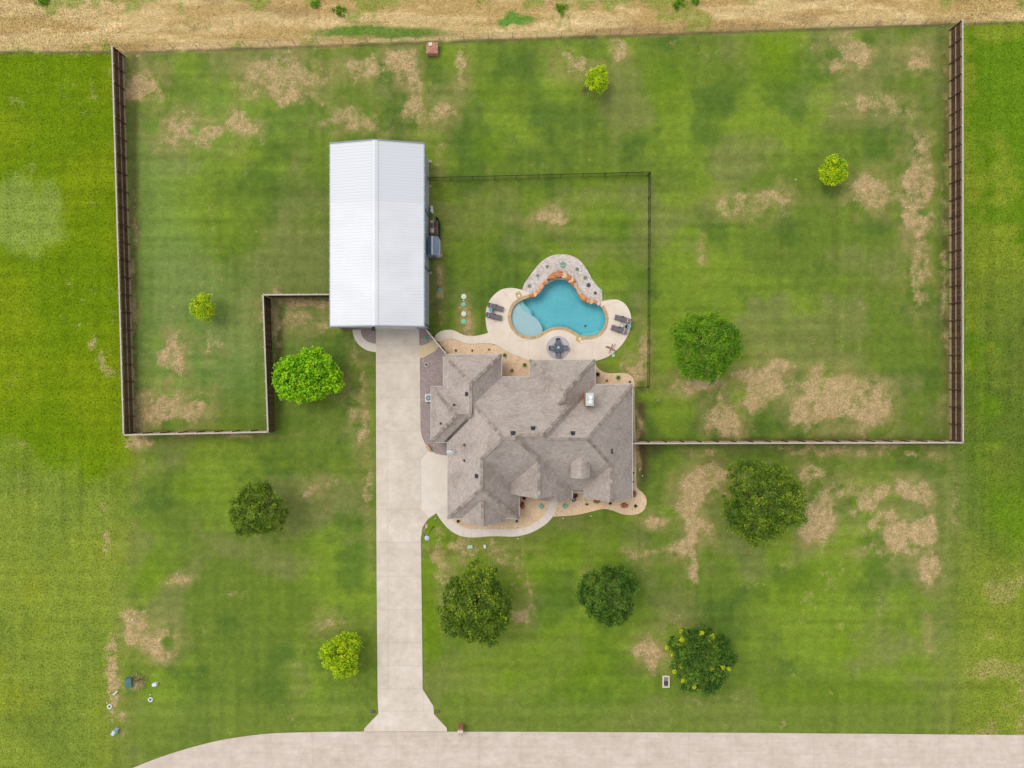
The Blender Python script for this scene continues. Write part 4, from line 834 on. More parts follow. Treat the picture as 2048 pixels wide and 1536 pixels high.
def plant(kind, label, cat, px, py, r, z=.04, group=None):
    x, y = W(px, py, z+.1)
    if kind not in PROTO:
        spec = dict(yucca=(46, 1., .045, YG, .9), teal=(26, 1., .16, TEAL, .6), small=(30, 1., .09, DKG, 1.0), yellow=(36, 1., .08, YEL, .9), grey=(22, 1., .13, GRG, .7), aqua=(20, 1., .12, AQUA, .8), brown=(40, 1., .08, BRN, 1.1), round_=(90, 1., .12, DKG, 1.4), straw=(120, 1., .03, plantmat('straw', P(226, 208, 150), P(160, 152, 90)), .8))[kind]
        PROTO[kind] = rosette(kind, spec[0], spec[1], spec[2], spec[3], spec[4], len(PROTO))
        PROTO[kind] = (PROTO[kind], spec[3])
    nm = dict(yucca='yucca_plant', teal='agave_plant', small='small_shrub', yellow='yellow_shrub', grey='agave_plant', aqua='spiky_plant', brown='brown_shrub', round_='round_shrub', straw='grass_clump')[kind]
    mb, mm = PROTO[kind]
    if isinstance(mb, MB): o = mb.build(nm, mm); PROTO[kind] = (o, mm)
    else: o = mb.copy(); COL.objects.link(o)
    o.name = nm; o.location = (x, y, z); o.scale = (r/16*1.2,)*3; o.rotation_euler = (0, 0, random.random()*6)
    if 'group' in o: del o['group']
    return tag(o, label, cat, group)
SP = 'shrub'; PL = 'plant'
G1 = 'tiny shrubs in the tan gravel by the northwest wing'
plant('small', 'tiny dark shrub nearest the gate in the tan gravel north of the house', SP, 911.5, 701, 3.2, group=G1)
plant('small', 'middle of three tiny dark shrubs in the tan gravel north of the house', SP, 944.5, 701, 2.8, group=G1)
plant('small', 'easternmost of three tiny dark shrubs in the tan gravel north of the house', SP, 978, 699, 2.6, group=G1)
plant('yucca', 'green spiky yucca touching the corner of the northwest wing roof', PL, 1009.5, 710.5, 6)
plant('yucca', 'green spiky yucca beside the covered patio roof in the tan gravel notch', PL, 1049.5, 730, 6)
plant('yellow', 'yellowish shrub in the tan gravel notch between the two north wings', SP, 1024, 741, 4.6)
plant('grey', 'lowest left grey-green agave in the white pebble bed', PL, 1058.5, 572, 4.4, .08)
plant('grey', 'second grey-green agave up the left side of the white pebble bed', PL, 1075.5, 551, 3.8, .08)
plant('grey', 'grey-green agave at the upper left of the white pebble bed', PL, 1094.5, 533, 4, .08)
plant('teal', 'largest pale teal agave at the top of the white pebble bed', PL, 1125.5, 529.5, 7, .08)
plant('grey', 'square-looking grey-green agave at the upper right of the white pebble bed', PL, 1154.5, 538, 4.4, .08)
plant('grey', 'grey-green agave just above the navy lid in the white pebble bed', PL, 1170.5, 555.5, 5, .08)
plant('round_', 'round grey-green shrub at the lower right of the white pebble bed', SP, 1190.5, 586, 3.4, .08)
plant('round_', 'round dark green shrub against the patio roof in the northeast tan bed', SP, 1195.5, 748.5, 5)
plant('yucca', 'bright green yucca in the middle of the northeast tan bed', PL, 1236.5, 755.5, 6.4)
plant('yellow', 'small yellow-brown shrub between the two green plants of the northeast tan bed', SP, 1213.5, 761.5, 3.8)
plant('small', 'little dark shrub at the house corner in the northeast tan bed', SP, 1260, 763.5, 3.2)
plant('teal', 'teal agave west of the front walk', PL, 1083, 1012.8, 6.2)
plant('teal', 'teal agave east of the front walk', PL, 1130.5, 1012, 6.4)
plant('brown', 'rusty brown shrub behind the dark round pot by the front porch', SP, 1151, 991, 6.5)
plant('small', 'dark plant inside a white square frame east of the porch', PL, 1173.8, 1009, 3.6)
plant('round_', 'round dark shrub at the tip of the southeast front gable', SP, 1220.8, 1006.5, 3.9)
plant('round_', 'round dark shrub at the far southeast end of the tan bed', SP, 1271, 1012, 4.1)
plant('small', 'small dark shrub on the east gravel strip, upper of two', SP, 1266.8, 946, 2.8)
plant('small', 'small dark shrub on the east gravel strip, lower of two', SP, 1266.8, 964, 2.6)
plant('round_', 'round dark shrub west of the garage gable in the front bed', SP, 916, 1042.5, 4)
plant('small', 'dark plant inside a white square frame east of the garage gable', PL, 1033.8, 1042.5, 3.6)
plant('brown', 'reddish brown shrub beneath the porch eave in the front bed', SP, 1048.5, 996.5, 5)
plant('straw', 'tan and green ornamental grass clump beside the transformer box', PL, 276, 1362, 20, .0)
for i, (x, y, r, lb) in enumerate(((1122, 14, 13, 'rounded green weed clump in the dry field north of the small lime tree'), (1355, 8, 13, 'leafy green weed clump at the top edge of the dry field'), (1390, 3, 8, 'smaller green weed clump just right of the leafy clump in the dry field'), (630, 8, 12, 'green weed clump in the dry field above the mown strip'), (680, 24, 12, 'green weed clump nearest the mown strip in the dry field'), (88, 3, 10, 'green weed clump at the far left of the dry field'))):
    X, Y = W(x, y); th = thing('weed_clump', lb, 'weeds', (X, Y, 0)); r_ = np.random.default_rng(50+i); n = 14; R0 = r/16
    cs = np.stack([X+r_.normal(size=n)*R0*.45, Y+r_.normal(size=n)*R0*.4, r_.uniform(.05, .35, n)], 1)
    leaves('foliage', cs, np.full(n, R0*.35), r_.uniform(.2, .8, n), 40, .16, LM['mid'], th, 60+i)
# boulders and frames in the beds
def boulder(label, px, py, sx, sy, sd):
    x, y = W(px, py, .1); mb = MB(); mb.ball((0, 0, 0), .5, 10, 6, 0, (sx/8, sy/8, .55), .28, .5, sd); mb.v = [(p[0]+x, p[1]+y, max(p[2], -.15)+.12) for p in mb.v]
    th = mb.build('boulder', mat('brown_rock', P(176, 122, 84), P(132, 84, 54), 3, .9, bmp=.4)); return tag(th, label, 'rock')
boulder('brown boulder below the porch gable, west of the teal agave', 1045, 1011.5, 5, 7.5, 1)
boulder('brown boulder between the framed plant and the southeast gable tip', 1193.8, 1002.5, 7, 4.6, 2)
boulder('brown boulder near the east end of the front tan bed', 1248.5, 1010.8, 7.4, 5, 3)
boulder('orange-brown boulder at the southeast house corner', 1268.6, 988, 4.6, 6.6, 4)
for px, py, lb in ((1173.8, 1007, 'white square plant frame east of the porch'), (1033, 1042.3, 'white square plant frame east of the garage gable')):
    x, y = W(px, py, .2); mb = MB(); a = .26
    for dx, dy, sx, sy in ((0, a, 2*a, .03), (0, -a, 2*a, .03), (a, 0, .03, 2*a), (-a, 0, .03, 2*a)): mb.obox((x+dx, y+dy, .2), (sx, sy, .03))
    for sx in (-a, a):
        for sy in (-a, a): mb.obox((x+sx, y+sy, .1), (.03, .03, .2))
    tag(mb.build('plant_frame', WHT), lb, 'frame')

# ---------------------------------------------------------------- lids, lights, boxes
def lid(label, px, py, r, m_, z=.0, cat='cover', name='access_lid', knob=True):
    x, y = W(px, py, .1); th = thing(name, label, cat, (x, y, z)); mb = MB(); mb.lathe(x, y, [(r*1.0, z), (r*1.0, z+.09), (r*.93, z+.11), (r*.9, z+.10), (r*.2, z+.13)], 20); mb.build('cover', m_, th)
    if knob: mb = MB(); mb.lathe(x, y, [(r*.22, z+.125), (r*.22, z+.16), (r*.12, z+.17)], 10); mb.build('handle', m_, th)
    return th
CRM = mat('cream_lid', P(222, 232, 208), P(208, 218, 192), 4, .6); MNT = mat('mint_lid', P(132, 206, 166), P(112, 190, 150), 4, .6)
lid('cream septic lid, northernmost of the row on the pool lawn', 927.3, 593, .33, CRM); lid('mint green septic lid just below the northernmost cream lid', 927, 608.8, .28, MNT)
lid('cream septic lid between the two mint green lids', 927.4, 627.6, .32, CRM); lid('mint green septic lid, southernmost of the row on the pool lawn', 927.5, 643, .32, MNT)
lid('small teal valve lid on the worn grass beside the barn', 878.2, 580, .22, mat('teal_lid', P(92, 168, 158), P(70, 140, 132), 4, .6))
lid('round navy blue lid in the white pebble bed', 1176.8, 570.3, .26, mat('navy_lid', P(72, 80, 112), P(60, 66, 96), 4, .5), .08)
def flatbox(name, label, cat, px, py, sx, sy, hh, m_, rz=0, z=.0):
    x, y = W(px, py, hh); th = thing(name, label, cat, (x, y, z)); mb = MB(); mb.obox((x, y, z+hh*.45), (sx*.96, sy*.96, hh*.9), rz); mb.build('body', m_, th); mb = MB(); mb.obox((x, y, z+hh*.95), (sx, sy, hh*.1), rz); mb.obox((x, y, z+hh+.008), (sx*.3, sy*.12, .016), rz); mb.build('lid', m_, th); return th
PGR = mat('pale_green_box', P(176, 222, 196), P(160, 206, 180), 4, .6); WBX = mat('white_box', P(226, 234, 232), P(206, 214, 212), 4, .6); GRB = mat('utility_green', P(82, 122, 116), P(66, 100, 96), 2, .6)
flatbox('utility_box', 'pale green rectangular utility box on the lawn south of the front walk', 'utility box', 940, 1094, .62, .38, .3, PGR, .12)
flatbox('utility_box', 'small white utility box right of the pale green one south of the front walk', 'utility box', 969.5, 1093.2, .3, .42, .25, WBX, .15)
flatbox('valve_cover', 'green rectangular valve cover in the small plum gravel triangle', 'cover', 851.7, 675.8, .3, .5, .06, mat('valve_green', P(110, 176, 146), rough=.6), 0, .03)
flatbox('valve_cover', 'pale green square valve cover on grass by the southeast deck edge', 'cover', 1226.5, 710.5, .36, .36, .06, PGR)
flatbox('valve_cover', 'pale aqua square valve cover at the right tip of the pebble bed', 'cover', 1201.5, 581.5, .34, .34, .07, mat('aqua_cover', P(160, 204, 190), rough=.6), .4, .06)
flatbox('transformer_box', 'dark green transformer box at the lower west edge of the lot', 'utility box', 256, 1367, .8, 1.15, .9, GRB, .1)
flatbox('utility_box', 'pale aqua pedestal box on the lower west lawn', 'utility box', 308, 1370, .55, .38, .5, WBX, .18)
flatbox('utility_box', 'light blue pedestal box standing outside the lot near the road bend', 'utility box', 225.5, 1467, .36, .55, .9, mat('blue_box', P(206, 224, 244), P(180, 206, 230), 4, .5), -.4)
flatbox('marker_post', 'white bar lying slanted on bare soil by the west neighbour lawn', 'marker', 230, 1386.5, .72, .17, .1, WBX, .72)
def valve(label, px, py):
    x, y = W(px, py, .1); th = thing('water_meter', label, 'water meter', (x, y, 0)); mb = MB(); mb.lathe(x, y, [(.3, 0), (.3, .1), (.17, .1), (.17, .04), (.01, .04)], 14); mb.build('collar', WBX, th); mb = MB(); mb.cyl(x, y, .04, .08, .12, n=12); mb.build('register', BLK, th)
valve('white ringed water meter on the lower west lawn', 300.5, 1399.5); valve('white ringed water meter outside the lot left of the bare soil', 218.5, 1413.5)
LG = 'little white garden lights along the lawn'
for px, py, lb in ((300.5, 1389.2, 'tiny white marker just above the water meter on the lower west lawn'), (214, 1405.5, 'white marker cap beside the water meter outside the lot'), (927.3, 601, 'tiny white pipe cap between the upper septic lids'), (1126.5, 1037, 'tiny white garden light south of the east end of the front walk'), (1182, 1032, 'tiny white garden light below the front tan bed, right of the walk'), (1036, 1077.5, 'tiny white garden light just below the curve of the front walk'), (870.2, 1037.2, 'tiny white garden light at the tip of lawn by the garage pad'), (264.8, 1240, 'tiny white marker on the bare patch of the west lawn'), (1591.5, 359.5, 'tiny white marker on the northeast lawn left of the young tree'), (1279.5, 938.8, 'tiny white garden light on the worn grass east of the house'), (1285, 951.5, 'small pale cap on the grass below the light east of the house'), (355, 1147.5, 'small pale stone on the west lawn above the bare patch')):
    x, y = W(px, py, .15); th = thing('garden_light', lb, 'garden light', (x, y, 0), None); mb = MB(); mb.cyl(x, y, 0, .12, .03, n=8); mb.build('stake', BLK, th); mb = MB(); mb.lathe(x, y, [(.03, .12), (.08, .14), (.07, .18), (.02, .2)], 12); mb.build('cap', WBX, th)
# round planter ring in plum gravel
x, y = W(853.2, 729.6, .1); th = thing('planter_ring', 'pale stone ring around a dark stump in the plum gravel', 'planter', (x, y, .03)); mb = MB(); mb.lathe(x, y, [(.3, .03), (.3, .15), (.22, .15), (.2, .05), (.02, .05)], 18); mb.build('ring', mat('ring_stone', P(206, 196, 184), rough=.9), th); mb = MB(); mb.cyl(x, y, .05, .22, .13, .1, 10); mb.build('stump', DKG, th)
# framed meter box near the road
x, y = W(1332.2, 1363.5, .15); th = thing('meter_frame', 'cream rectangular frame of gravel holding a dark coiled hose below the yellow-flecked tree', 'frame', (x, y, 0)); mb = MB()
for dx, dy, sx, sy in ((0, .66, .86, .13), (0, -.66, .86, .13), (.365, 0, .13, 1.19), (-.365, 0, .13, 1.19)): mb.obox((x+dx, y+dy, .09), (sx, sy, .18))
mb.build('frame', mat('cream_timber', P(240, 228, 198), P(222, 208, 176), 4, .7), th); mb = MB(); mb.box(x-.3, y-.6, 0, x+.3, y+.6, .07); mb.build('gravel_fill', gravel('grey_gravel', [P(120, 116, 112), P(170, 164, 158), P(96, 92, 92)], .07), th)
mb = MB()
for k in range(40):
    a, a2 = k*.55, (k+1)*.55; r1, r2 = .08+.004*k, .08+.004*(k+1); mb.tube((x+r1*math.cos(a), y-.22+r1*math.sin(a)*1.2, .1+.001*k), (x+r2*math.cos(a2), y-.22+r2*math.sin(a2)*1.2, .1+.001*k), .03, n=6)
mb.build('hose', mat('dark_hose', P(58, 62, 82), rough=.5), th)
# address stone
x, y = W(858, 896, .2); th = thing('address_stone', 'tan stone slab with dark lettering at the curve of the plum gravel', 'stone', (x, y, .03)); mb = MB()
a = math.radians(-50); ca, sa = math.cos(a), math.sin(a); mb.ball((0, 0, 0), .5, 12, 6, 0, (1.15, .38, .5), .14, .5, 4); mb.v = [(x+p[0]*ca-p[1]*sa, y+p[0]*sa+p[1]*ca, .2+p[2]) for p in mb.v]; mb.build('slab', mat('tan_stone', P(226, 186, 146), P(202, 158, 118), 3, .9), th)
mb = MB()
for i in range(5):
    for (dx, dy, w_, h_) in ((-.04, 0, .018, .1), (.03, .02, .018, .06), (0, .05, .07, .018), (0, -.03 if i % 2 else .0, .07, .018)):
        u, v_ = -.34+i*.17+dx, -.16+dy*.8; mb.obox((x+u*ca-v_*sa, y+u*sa+v_*ca, .33-.10*abs(u)), (w_, h_, .10), a)
mb.build('lettering', mat('dark_paint', P(92, 88, 76), rough=.7), th)
# dark pot by porch
x, y = W(1147.6, 999, .5); th = thing('porch_pot', 'dark round pot under the eave right of the porch', 'pot', (x, y, .03)); mb = MB(); mb.lathe(x, y, [(.2, .03), (.28, .3), (.27, .55), (.21, .55), (.2, .48), (.02, .47)], 18); mb.build('pot', mat('grey_pot', P(76, 78, 90), rough=.6), th)
mb = MB(); mb.cyl(x, y, .48, .52, .1, n=10); mb.build('fountain_bowl', GUT, th)
# splash blocks
for i, (px, py, lb) in enumerate(((860.5, 323, 'concrete splash block at the north end of the barn wall'), (860.5, 372.5, 'concrete splash block south of where the iron fence meets the barn'), (861, 546, 'concrete splash block under the lower barn downspout'))):
    x, y = W(px, py); mb = MB(); mb.obox((x, y, .03), (.34, .3, .06)); mb.obox((x, y+.12, .08), (.34, .05, .05)); mb.obox((x, y-.12, .08), (.34, .05, .05)); tag(mb.build('splash_block', mat('block_concrete', P(190, 180, 156), rough=.9)), lb, 'drain block', 'splash blocks along the barn')
for px, lb in ((748, 'dark culvert pipe mouth west of the driveway entrance'), (872.5, 'dark culvert pipe mouth east of the driveway entrance')):
    x, y = W(px, 1423); mb = MB(); s_ = 1 if px > 800 else -1; mb.tube((x-.1*s_, y, .0), (x+.42*s_, y, .0), .16, n=14); mb.obox((x+.12*s_, y, .0), (.45, .4, .12)); tag(mb.build('culvert', mat('culvert_dark', P(112, 106, 96), P(84, 78, 68), 4, .9)), lb, 'pipe')

# ---------------------------------------------------------------- brick pallet, mailbox, flag
x, y = W(864, 97, .8); th = thing('brick_stack', 'pallet of stacked pink bricks by the wire fence', 'bricks', (x, y, 0)); bm_ = mat('brick', P(214, 160, 140), P(186, 120, 98), 5, .9, tint=.4); mb = MB(); r = random.Random(2)
nx_, ny_ = 7, 13
for lz in range(9):
    for i in range(nx_):
        for j in range(ny_):
            if lz < 8 and 0 < i < nx_-1 and 0 < j < ny_-1: continue
            if lz == 8 and (j > 9 and i < 3): continue
            mb.obox((x+(i-3)*.2, y+(j-6)*.106+.1, .17+lz*.075), (.19, .095, .068), r.uniform(-.04, .04), tint=r.random())
mb.build('bricks', bm_, th); mb = MB()
for k in range(5): mb.obox((x, y-.55+k*.3, .1), (1.5, .1, .03))
for k in (-1, 0, 1): mb.obox((x+k*.6, y+.05, .045), (.09, 1.4, .09))
mb.build('pallet', RAIL, th); mb = MB(); mb.obox((x-.2, y+.52, .86), (.45, .4, .05), .2); mb.build('wrapper', mat('wrapper', P(232, 220, 206), rough=.5), th)
x, y = W(922.2, 1450.5, 0); x0, y0 = x, y
th = thing('brick_mailbox', 'brick pillar mailbox at the road edge beside the driveway', 'mailbox', (x0, y0, 0)); MBR = mat('mailbox_brick', P(196, 140, 112), P(160, 100, 74), 6, .9, scale2=12, dark=.3)
mb = MB(); mb.box(x0-.3, y0-.28, 0, x0+.3, y0+.3, 1.25); mb.build('pillar', MBR, th); mb = MB(); mb.box(x0-.33, y0-.3, 1.25, x0+.33, y0+.05, 1.31); mb.build('cap_stone', mat('cap_stone', P(220, 214, 196), rough=.8), th)
mb = MB(); mb.box(x0-.24, y0+.08, 1.25, x0+.24, y0+.3, 1.45); mb.build('chimney_top', MBR, th)
mb = MB(); mb.box(x0-.24, y0-.85, .8, x0+.24, y0-.28, 1.08); mb.beam((x0-.02, y0-.9, 1.1), (x0-.02, y0-.3, 1.1), .08, .03, m=1); mb.build('letter_box', [mat('copper_pink', P(204, 164, 146), rough=.6), WHT], th)
fx, fy = W(866.5, 1053); th = thing('flagpole', 'thin dark flagpole flying a stars and stripes flag on the lawn tip by the driveway', 'flagpole', (fx, fy, 0))
mb = MB(); mb.tube((fx, fy, 0), (fx, fy, 6.3), .05, .03, 10); mb.build('pole', mat('pole_bronze', P(70, 72, 50), rough=.5), th)
mb = MB(); mb.lathe(fx, fy, [(.27, 6.28), (.27, 6.31), (.2, 6.33), (.19, 6.32), (.1, 6.33), (.09, 6.38), (.02, 6.42)], 18); mb.build('solar_light', mat('solar_disc', P(214, 220, 236), P(170, 178, 206), 9, .3), th)
m, t, b = nodes('striped_cloth'); uvn = t.nodes.new('ShaderNodeUVMap'); sp = t.nodes.new('ShaderNodeSeparateXYZ'); t.links.new(uvn.outputs[0], sp.inputs[0])
s13 = math_(t, 'MODULO', math_(t, 'FLOOR', math_(t, 'MULTIPLY', sp.outputs[1], 13)), 2); cst = mixc(t, s13, P(186, 40, 66), P(236, 228, 230))
can = math_(t, 'MULTIPLY', math_(t, 'LESS_THAN', sp.outputs[0], .4), math_(t, 'GREATER_THAN', sp.outputs[1], 6/13)); cc = mixc(t, can, cst, P(44, 46, 84))
fu = math_(t, 'SUBTRACT', math_(t, 'FRACT', math_(t, 'MULTIPLY', sp.outputs[0], 6/.4)), .5); fv = math_(t, 'SUBTRACT', math_(t, 'FRACT', math_(t, 'MULTIPLY', math_(t, 'SUBTRACT', sp.outputs[1], 6/13), 5/(7/13))), .5)
dd = math_(t, 'ADD', math_(t, 'MULTIPLY', fu, fu), math_(t, 'MULTIPLY', fv, fv)); cc = mixc(t, math_(t, 'MULTIPLY', can, math_(t, 'LESS_THAN', dd, .06)), cc, P(236, 236, 240)); t.links.new(cc, b.inputs['Base Color'])
mb = MB(); nn, kk = 24, 8; V = []; U = []
path = [(0, 0)]; ang = math.radians(150)
for i in range(nn): ang += math.radians(-6+14*math.sin(i*.9)); path.append((path[-1][0]+.062*math.cos(ang), path[-1][1]+.062*math.sin(ang)))
for i, (a_, b2) in enumerate(path):
    for j in range(kk+1): v_ = j/kk; dz = -.28*(i/nn)*1.0; V.append((fx+a_-.03+(1-v_)*.22*math.sin(i*.5)*(i/nn), fy+b2+(1-v_)*.30*(i/nn), 6.15-.9*(1-v_)+dz)); U.append((i/nn, v_))
F = [(i*(kk+1)+j, (i+1)*(kk+1)+j, (i+1)*(kk+1)+j+1, i*(kk+1)+j+1) for i in range(nn) for j in range(kk)]; mb.add(V, F); mb.build('flag', m, th, True, uv=[[U[q] for q in f] for f in F])

# ---------------------------------------------------------------- pool equipment by the barn
XW = lambda a: W(*zz([a], 840, 400, 10.975)[0], .3)
x0, y1 = XW((212, 440)); x1, y0 = XW((398, 800)); th = thing('pool_equipment', 'pool pump and round white filter with white pipes on a brown pad beside the barn', 'pool equipment', ((x0+x1)/2, (y0+y1)/2, 0))
mb = MB(); mb.box(x0, y0-.3, 0, x1, y1, .1); mb.build('pad', mat('brown_pad', P(176, 142, 124), P(150, 116, 98), 2, .9), th)
PIPE = mat('white_pipe', P(232, 226, 216), rough=.5); fxx, fyy = XW((278, 705)); mb = MB(); mb.lathe(fxx, fyy, [(.24, .1), (.27, .5), (.27, .9), (.2, 1.05), (.05, 1.1)], 20); mb.build('filter', mat('filter_cream', P(226, 226, 214), rough=.5), th)
mb = MB(); mb.cyl(fxx-.02, fyy+.03, 1.09, 1.16, .035, n=8); mb.build('gauge', BLK, th)
a = XW((290, 410)); b_2 = XW((290, 640)); c1 = XW((222, 632)); c2 = XW((360, 632)); mb = MB(); mb.tube((*a, .35), (*b_2, .35), .05); mb.tube((*c1, .35), (*c2, .35), .05); mb.tube((*a, .1), (*a, .35), .05); d1, d2 = XW((388, 440)), XW((378, 620)); mb.tube((*d1, .4), (*d2, .3), .04); mb.tube((*d2, .3), (*XW((392, 750)), .3), .04); mb.build('pipes', PIPE, th)
px_, py_ = XW((256, 482)); mb = MB(); mb.box(px_-.12, py_-.14, .1, px_+.14, py_+.14, .55); mb.build('control_box', mat('cream_box', P(230, 218, 180), rough=.6), th)
px_, py_ = XW((326, 478)); mb = MB(); mb.tube((px_-.1, py_-.15, .28), (px_-.05, py_+.22, .28), .14, n=14); mb.cyl(px_, py_, .3, .5, .11, n=14); mb.build('pump', mat('pump_grey', P(186, 176, 170), P(120, 112, 110), 8, .6), th)
h0, h1 = XW((262, 150)), XW((270, 325)); th = thing('white_tank', 'narrow white tank standing north of the pool equipment pad', 'tank', (*h1, 0)); mb = MB(); mb.lathe(h1[0]-.02, h1[1]+.35, [(.2, 0), (.2, .9), (.14, 1.0), (.02, 1.02)], 14); mb.build('tank', mat('tank_white', P(236, 238, 242), rough=.4), th); mb = MB(); mb.box(h1[0]-.16, h1[1]+.55, 0, h1[0]+.08, h1[1]+1.0, .85); mb.build('heater_box', WHT, th)
a, b_2 = W(877.3, 435.5, .9), W(878.2, 475, .9); th = thing('screen_fence', 'dark curved privacy screen on the lawn side of the pool equipment', 'screen', (a[0], b_2[1], 0)); mb = MB(); pts = [(a[0]-.28, a[1]+.02), (a[0]-.08, a[1]-.08), (a[0]+.05, a[1]-.35), (a[0]+.1, a[1]-.8), (a[0]+.1, b_2[1])]
for p, q in zip(pts, pts[1:]):
    L = math.hypot(q[0]-p[0], q[1]-p[1]); k = max(2, int(L/.09))
    for j in range(k): u = (j+.5)/k; mb.obox((p[0]+(q[0]-p[0])*u, p[1]+(q[1]-p[1])*u, .6), (L/k*.96, .05, 1.2), math.atan2(q[1]-p[1], q[0]-p[0]), tint=random.random())
mb.build('slats', mat('black_slat', P(50, 40, 34), P(34, 28, 24), 6, .8, tint=.3), th); mb = MB()
for p in pts[::2]: mb.obox((p[0]-.06, p[1], .62), (.07, .07, 1.24))
mb.build('frame_posts', IRON, th)
sx0, sx1, sy0, sy1 = -10.32, -8.95, 15.7, 17.95; sm = (sx0+sx1)/2-.05
sh = thing('garden_shed', 'small shed with a slate blue gable roof and white ridge beside the barn', 'shed', (sm, (sy0+sy1)/2, 0)); SLT = mat('slate_blue_roof', P(124, 142, 172), P(110, 128, 160), 1, .55)
mb = MB(); mb.box(sx0+.08, sy0+.05, 0, sx1-.0, sy1-.05, 2.05); mb.add([(sx0+.08, sy0+.05, 2.05), (sx1, sy0+.05, 2.05), (sm, sy0+.05, 2.45)], [(0, 1, 2)]); mb.add([(sx0+.08, sy1-.05, 2.05), (sx1, sy1-.05, 2.05), (sm, sy1-.05, 2.45)], [(2, 1, 0)]); mb.build('wall', WHT, sh)
for xa, xb, za, zb_ in ((sx0, sm, 2.05, 2.55), (sm, sx1+.03, 2.55, 2.05)):
    mb = MB(); mb.add([(xa, sy0, za), (xb, sy0, zb_), (xb, sy1, zb_), (xa, sy1, za), (xa, sy0, za-.06), (xb, sy0, zb_-.06), (xb, sy1, zb_-.06), (xa, sy1, za-.06)], [(0, 1, 2, 3), (4, 7, 6, 5), (0, 4, 5, 1), (2, 6, 7, 3), (1, 5, 6, 2), (0, 3, 7, 4)])
    for k in range(1, 8): y = sy0+k*(sy1-sy0)/8; mb.beam((xa, y, za+.01), (xb, y, zb_+.01), .03, .02)
    mb.build('roof', SLT, sh)
mb = MB(); mb.box(sm-.08, sy0-.01, 2.53, sm+.08, sy1+.01, 2.59); mb.build('ridge_cap', WHT, sh); mb = MB(); mb.box(sm-.4, sy0+.02, .1, sm+.35, sy0+.049, 1.9); mb.build('door', DGREY, sh)
x, y = W(882, 510); mb = MB(); mb.obox((x, y, .03), (.36, .4, .06)); mb.obox((x, y+.15, .08), (.36, .05, .05)); tag(mb.build('step_block', mat('block_concrete2', P(196, 176, 140), rough=.9)), 'small tan step block at the corner of the blue-roofed shed', 'block')

# ---------------------------------------------------------------- pool furniture
DZ = .09; SLING = mat('sling_fabric', P(124, 117, 124), P(106, 99, 106), 5, .85, scale2=30, dark=.15); FRAME = mat('bronze_frame', P(84, 70, 66), P(70, 58, 54), 5, .6); STRAP = mat('pale_strap', P(222, 214, 204), rough=.7)
lg = 'grey chaise lounges on the pool deck'
lo = thing('chaise_lounge', '', 'lounge chair', (0, 0, 0), lg)
mb = MB(); mb.add([(-.45, -.27, .36), (1.0, -.27, .36), (1.0, .27, .36), (-.45, .27, .36), (-.45, -.27, .33), (1.0, -.27, .33), (1.0, .27, .33), (-.45, .27, .33)], [(0, 1, 2, 3), (4, 7, 6, 5), (0, 4, 5, 1), (2, 6, 7, 3), (1, 5, 6, 2), (0, 3, 7, 4)]); mb.build('seat', SLING, lo, world=False)
mb = MB(); mb.beam((-.47, 0, .36), (-1.0, 0, .66), .54, .03); mb.build('backrest', SLING, lo, world=False)
mb = MB(); mb.beam((-.62, 0, .47), (-.66, 0, .492), .56, .03); mb.build('strap', STRAP, lo, world=False)
for s in (-1, 1): mb = MB(); mb.beam((-.95, s*.3, .3), (1.02, s*.3, .3), .045, .06); mb.build('side_rail', FRAME, lo, world=False)
for s in (-1, 1): mb = MB(); mb.box(-.1, s*.325-.035, .3, .2, s*.325+.035, .53); mb.build('armrest', FRAME, lo, world=False)
for a in (-.75, .85):
    for s in (-1, 1): mb = MB(); mb.box(a-.02, s*.3-.02, 0, a+.02, s*.3+.02, .3); mb.build('leg', FRAME, lo, world=False)
th_ = math.atan2(-9, 27.5)
for i, (px, py, rz, lb) in enumerate(((991, 614.5, th_, 'upper grey lounge chair on the west side of the pool'), (987.5, 632.8, th_+.08, 'lower grey lounge chair on the west side of the pool'), (1245, 638.4, th_+math.pi+.04, 'upper grey lounge chair on the east side of the pool'), (1237.8, 659.5, th_+math.pi-.02, 'lower grey lounge chair on the east side of the pool'))):
    o = lo if i == 0 else dup(lo, (0, 0, 0)); x, y = W(px, py, .4); o.location = (x, y, DZ); o.rotation_euler = (0, 0, rz); o['label'] = lb
def potplant(label, px, py, dx, dy, pr):
    x, y = W(px, py, .3); th = thing('patio_pot', label, 'potted plant', (x, y, DZ)); mb = MB(); mb.lathe(x, y, [(pr*.7, DZ), (pr, DZ+.35), (pr*1.05, DZ+.42), (pr*.85, DZ+.42), (pr*.8, DZ+.36), (.01, DZ+.36)], 18); mb.build('pot', mat('black_pot', P(34, 36, 48), P(26, 28, 38), 6, .35), th)
    q = rosette('spiky_plant', 34, .34, .08, AQUA, 1.0, 9); q.v = [(p[0]+x+dx, p[1]+y+dy, p[2]*1.2+DZ+.38) for p in q.v]; q.build('plant', AQUA, th)
potplant('black pot with a spiky aqua plant between the west lounge chairs', 983.8, 621, -.13, .03, .21); potplant('black pot with a spiky aqua plant between the east lounge chairs', 1253.6, 653.2, .24, -.02, .25)
x, y = W(1243.8, 651, .45); th = thing('side_table', 'round glass side table with a dark rim between the east lounge chairs', 'table', (x, y, DZ)); mb = MB(); mb.cyl(x, y, .49, .505, .22, n=20); mb.build('glass_top', mat('frosted_glass', P(212, 208, 200), rough=.2), th)
mb = MB(); n = 24
for i in range(n): a, c3 = 2*math.pi*i/n, 2*math.pi*(i+1)/n; mb.beam((x+.235*math.cos(a), y+.235*math.sin(a), .5), (x+.235*math.cos(c3), y+.235*math.sin(c3), .5), .035, .035)
mb.build('rim', FRAME, th)
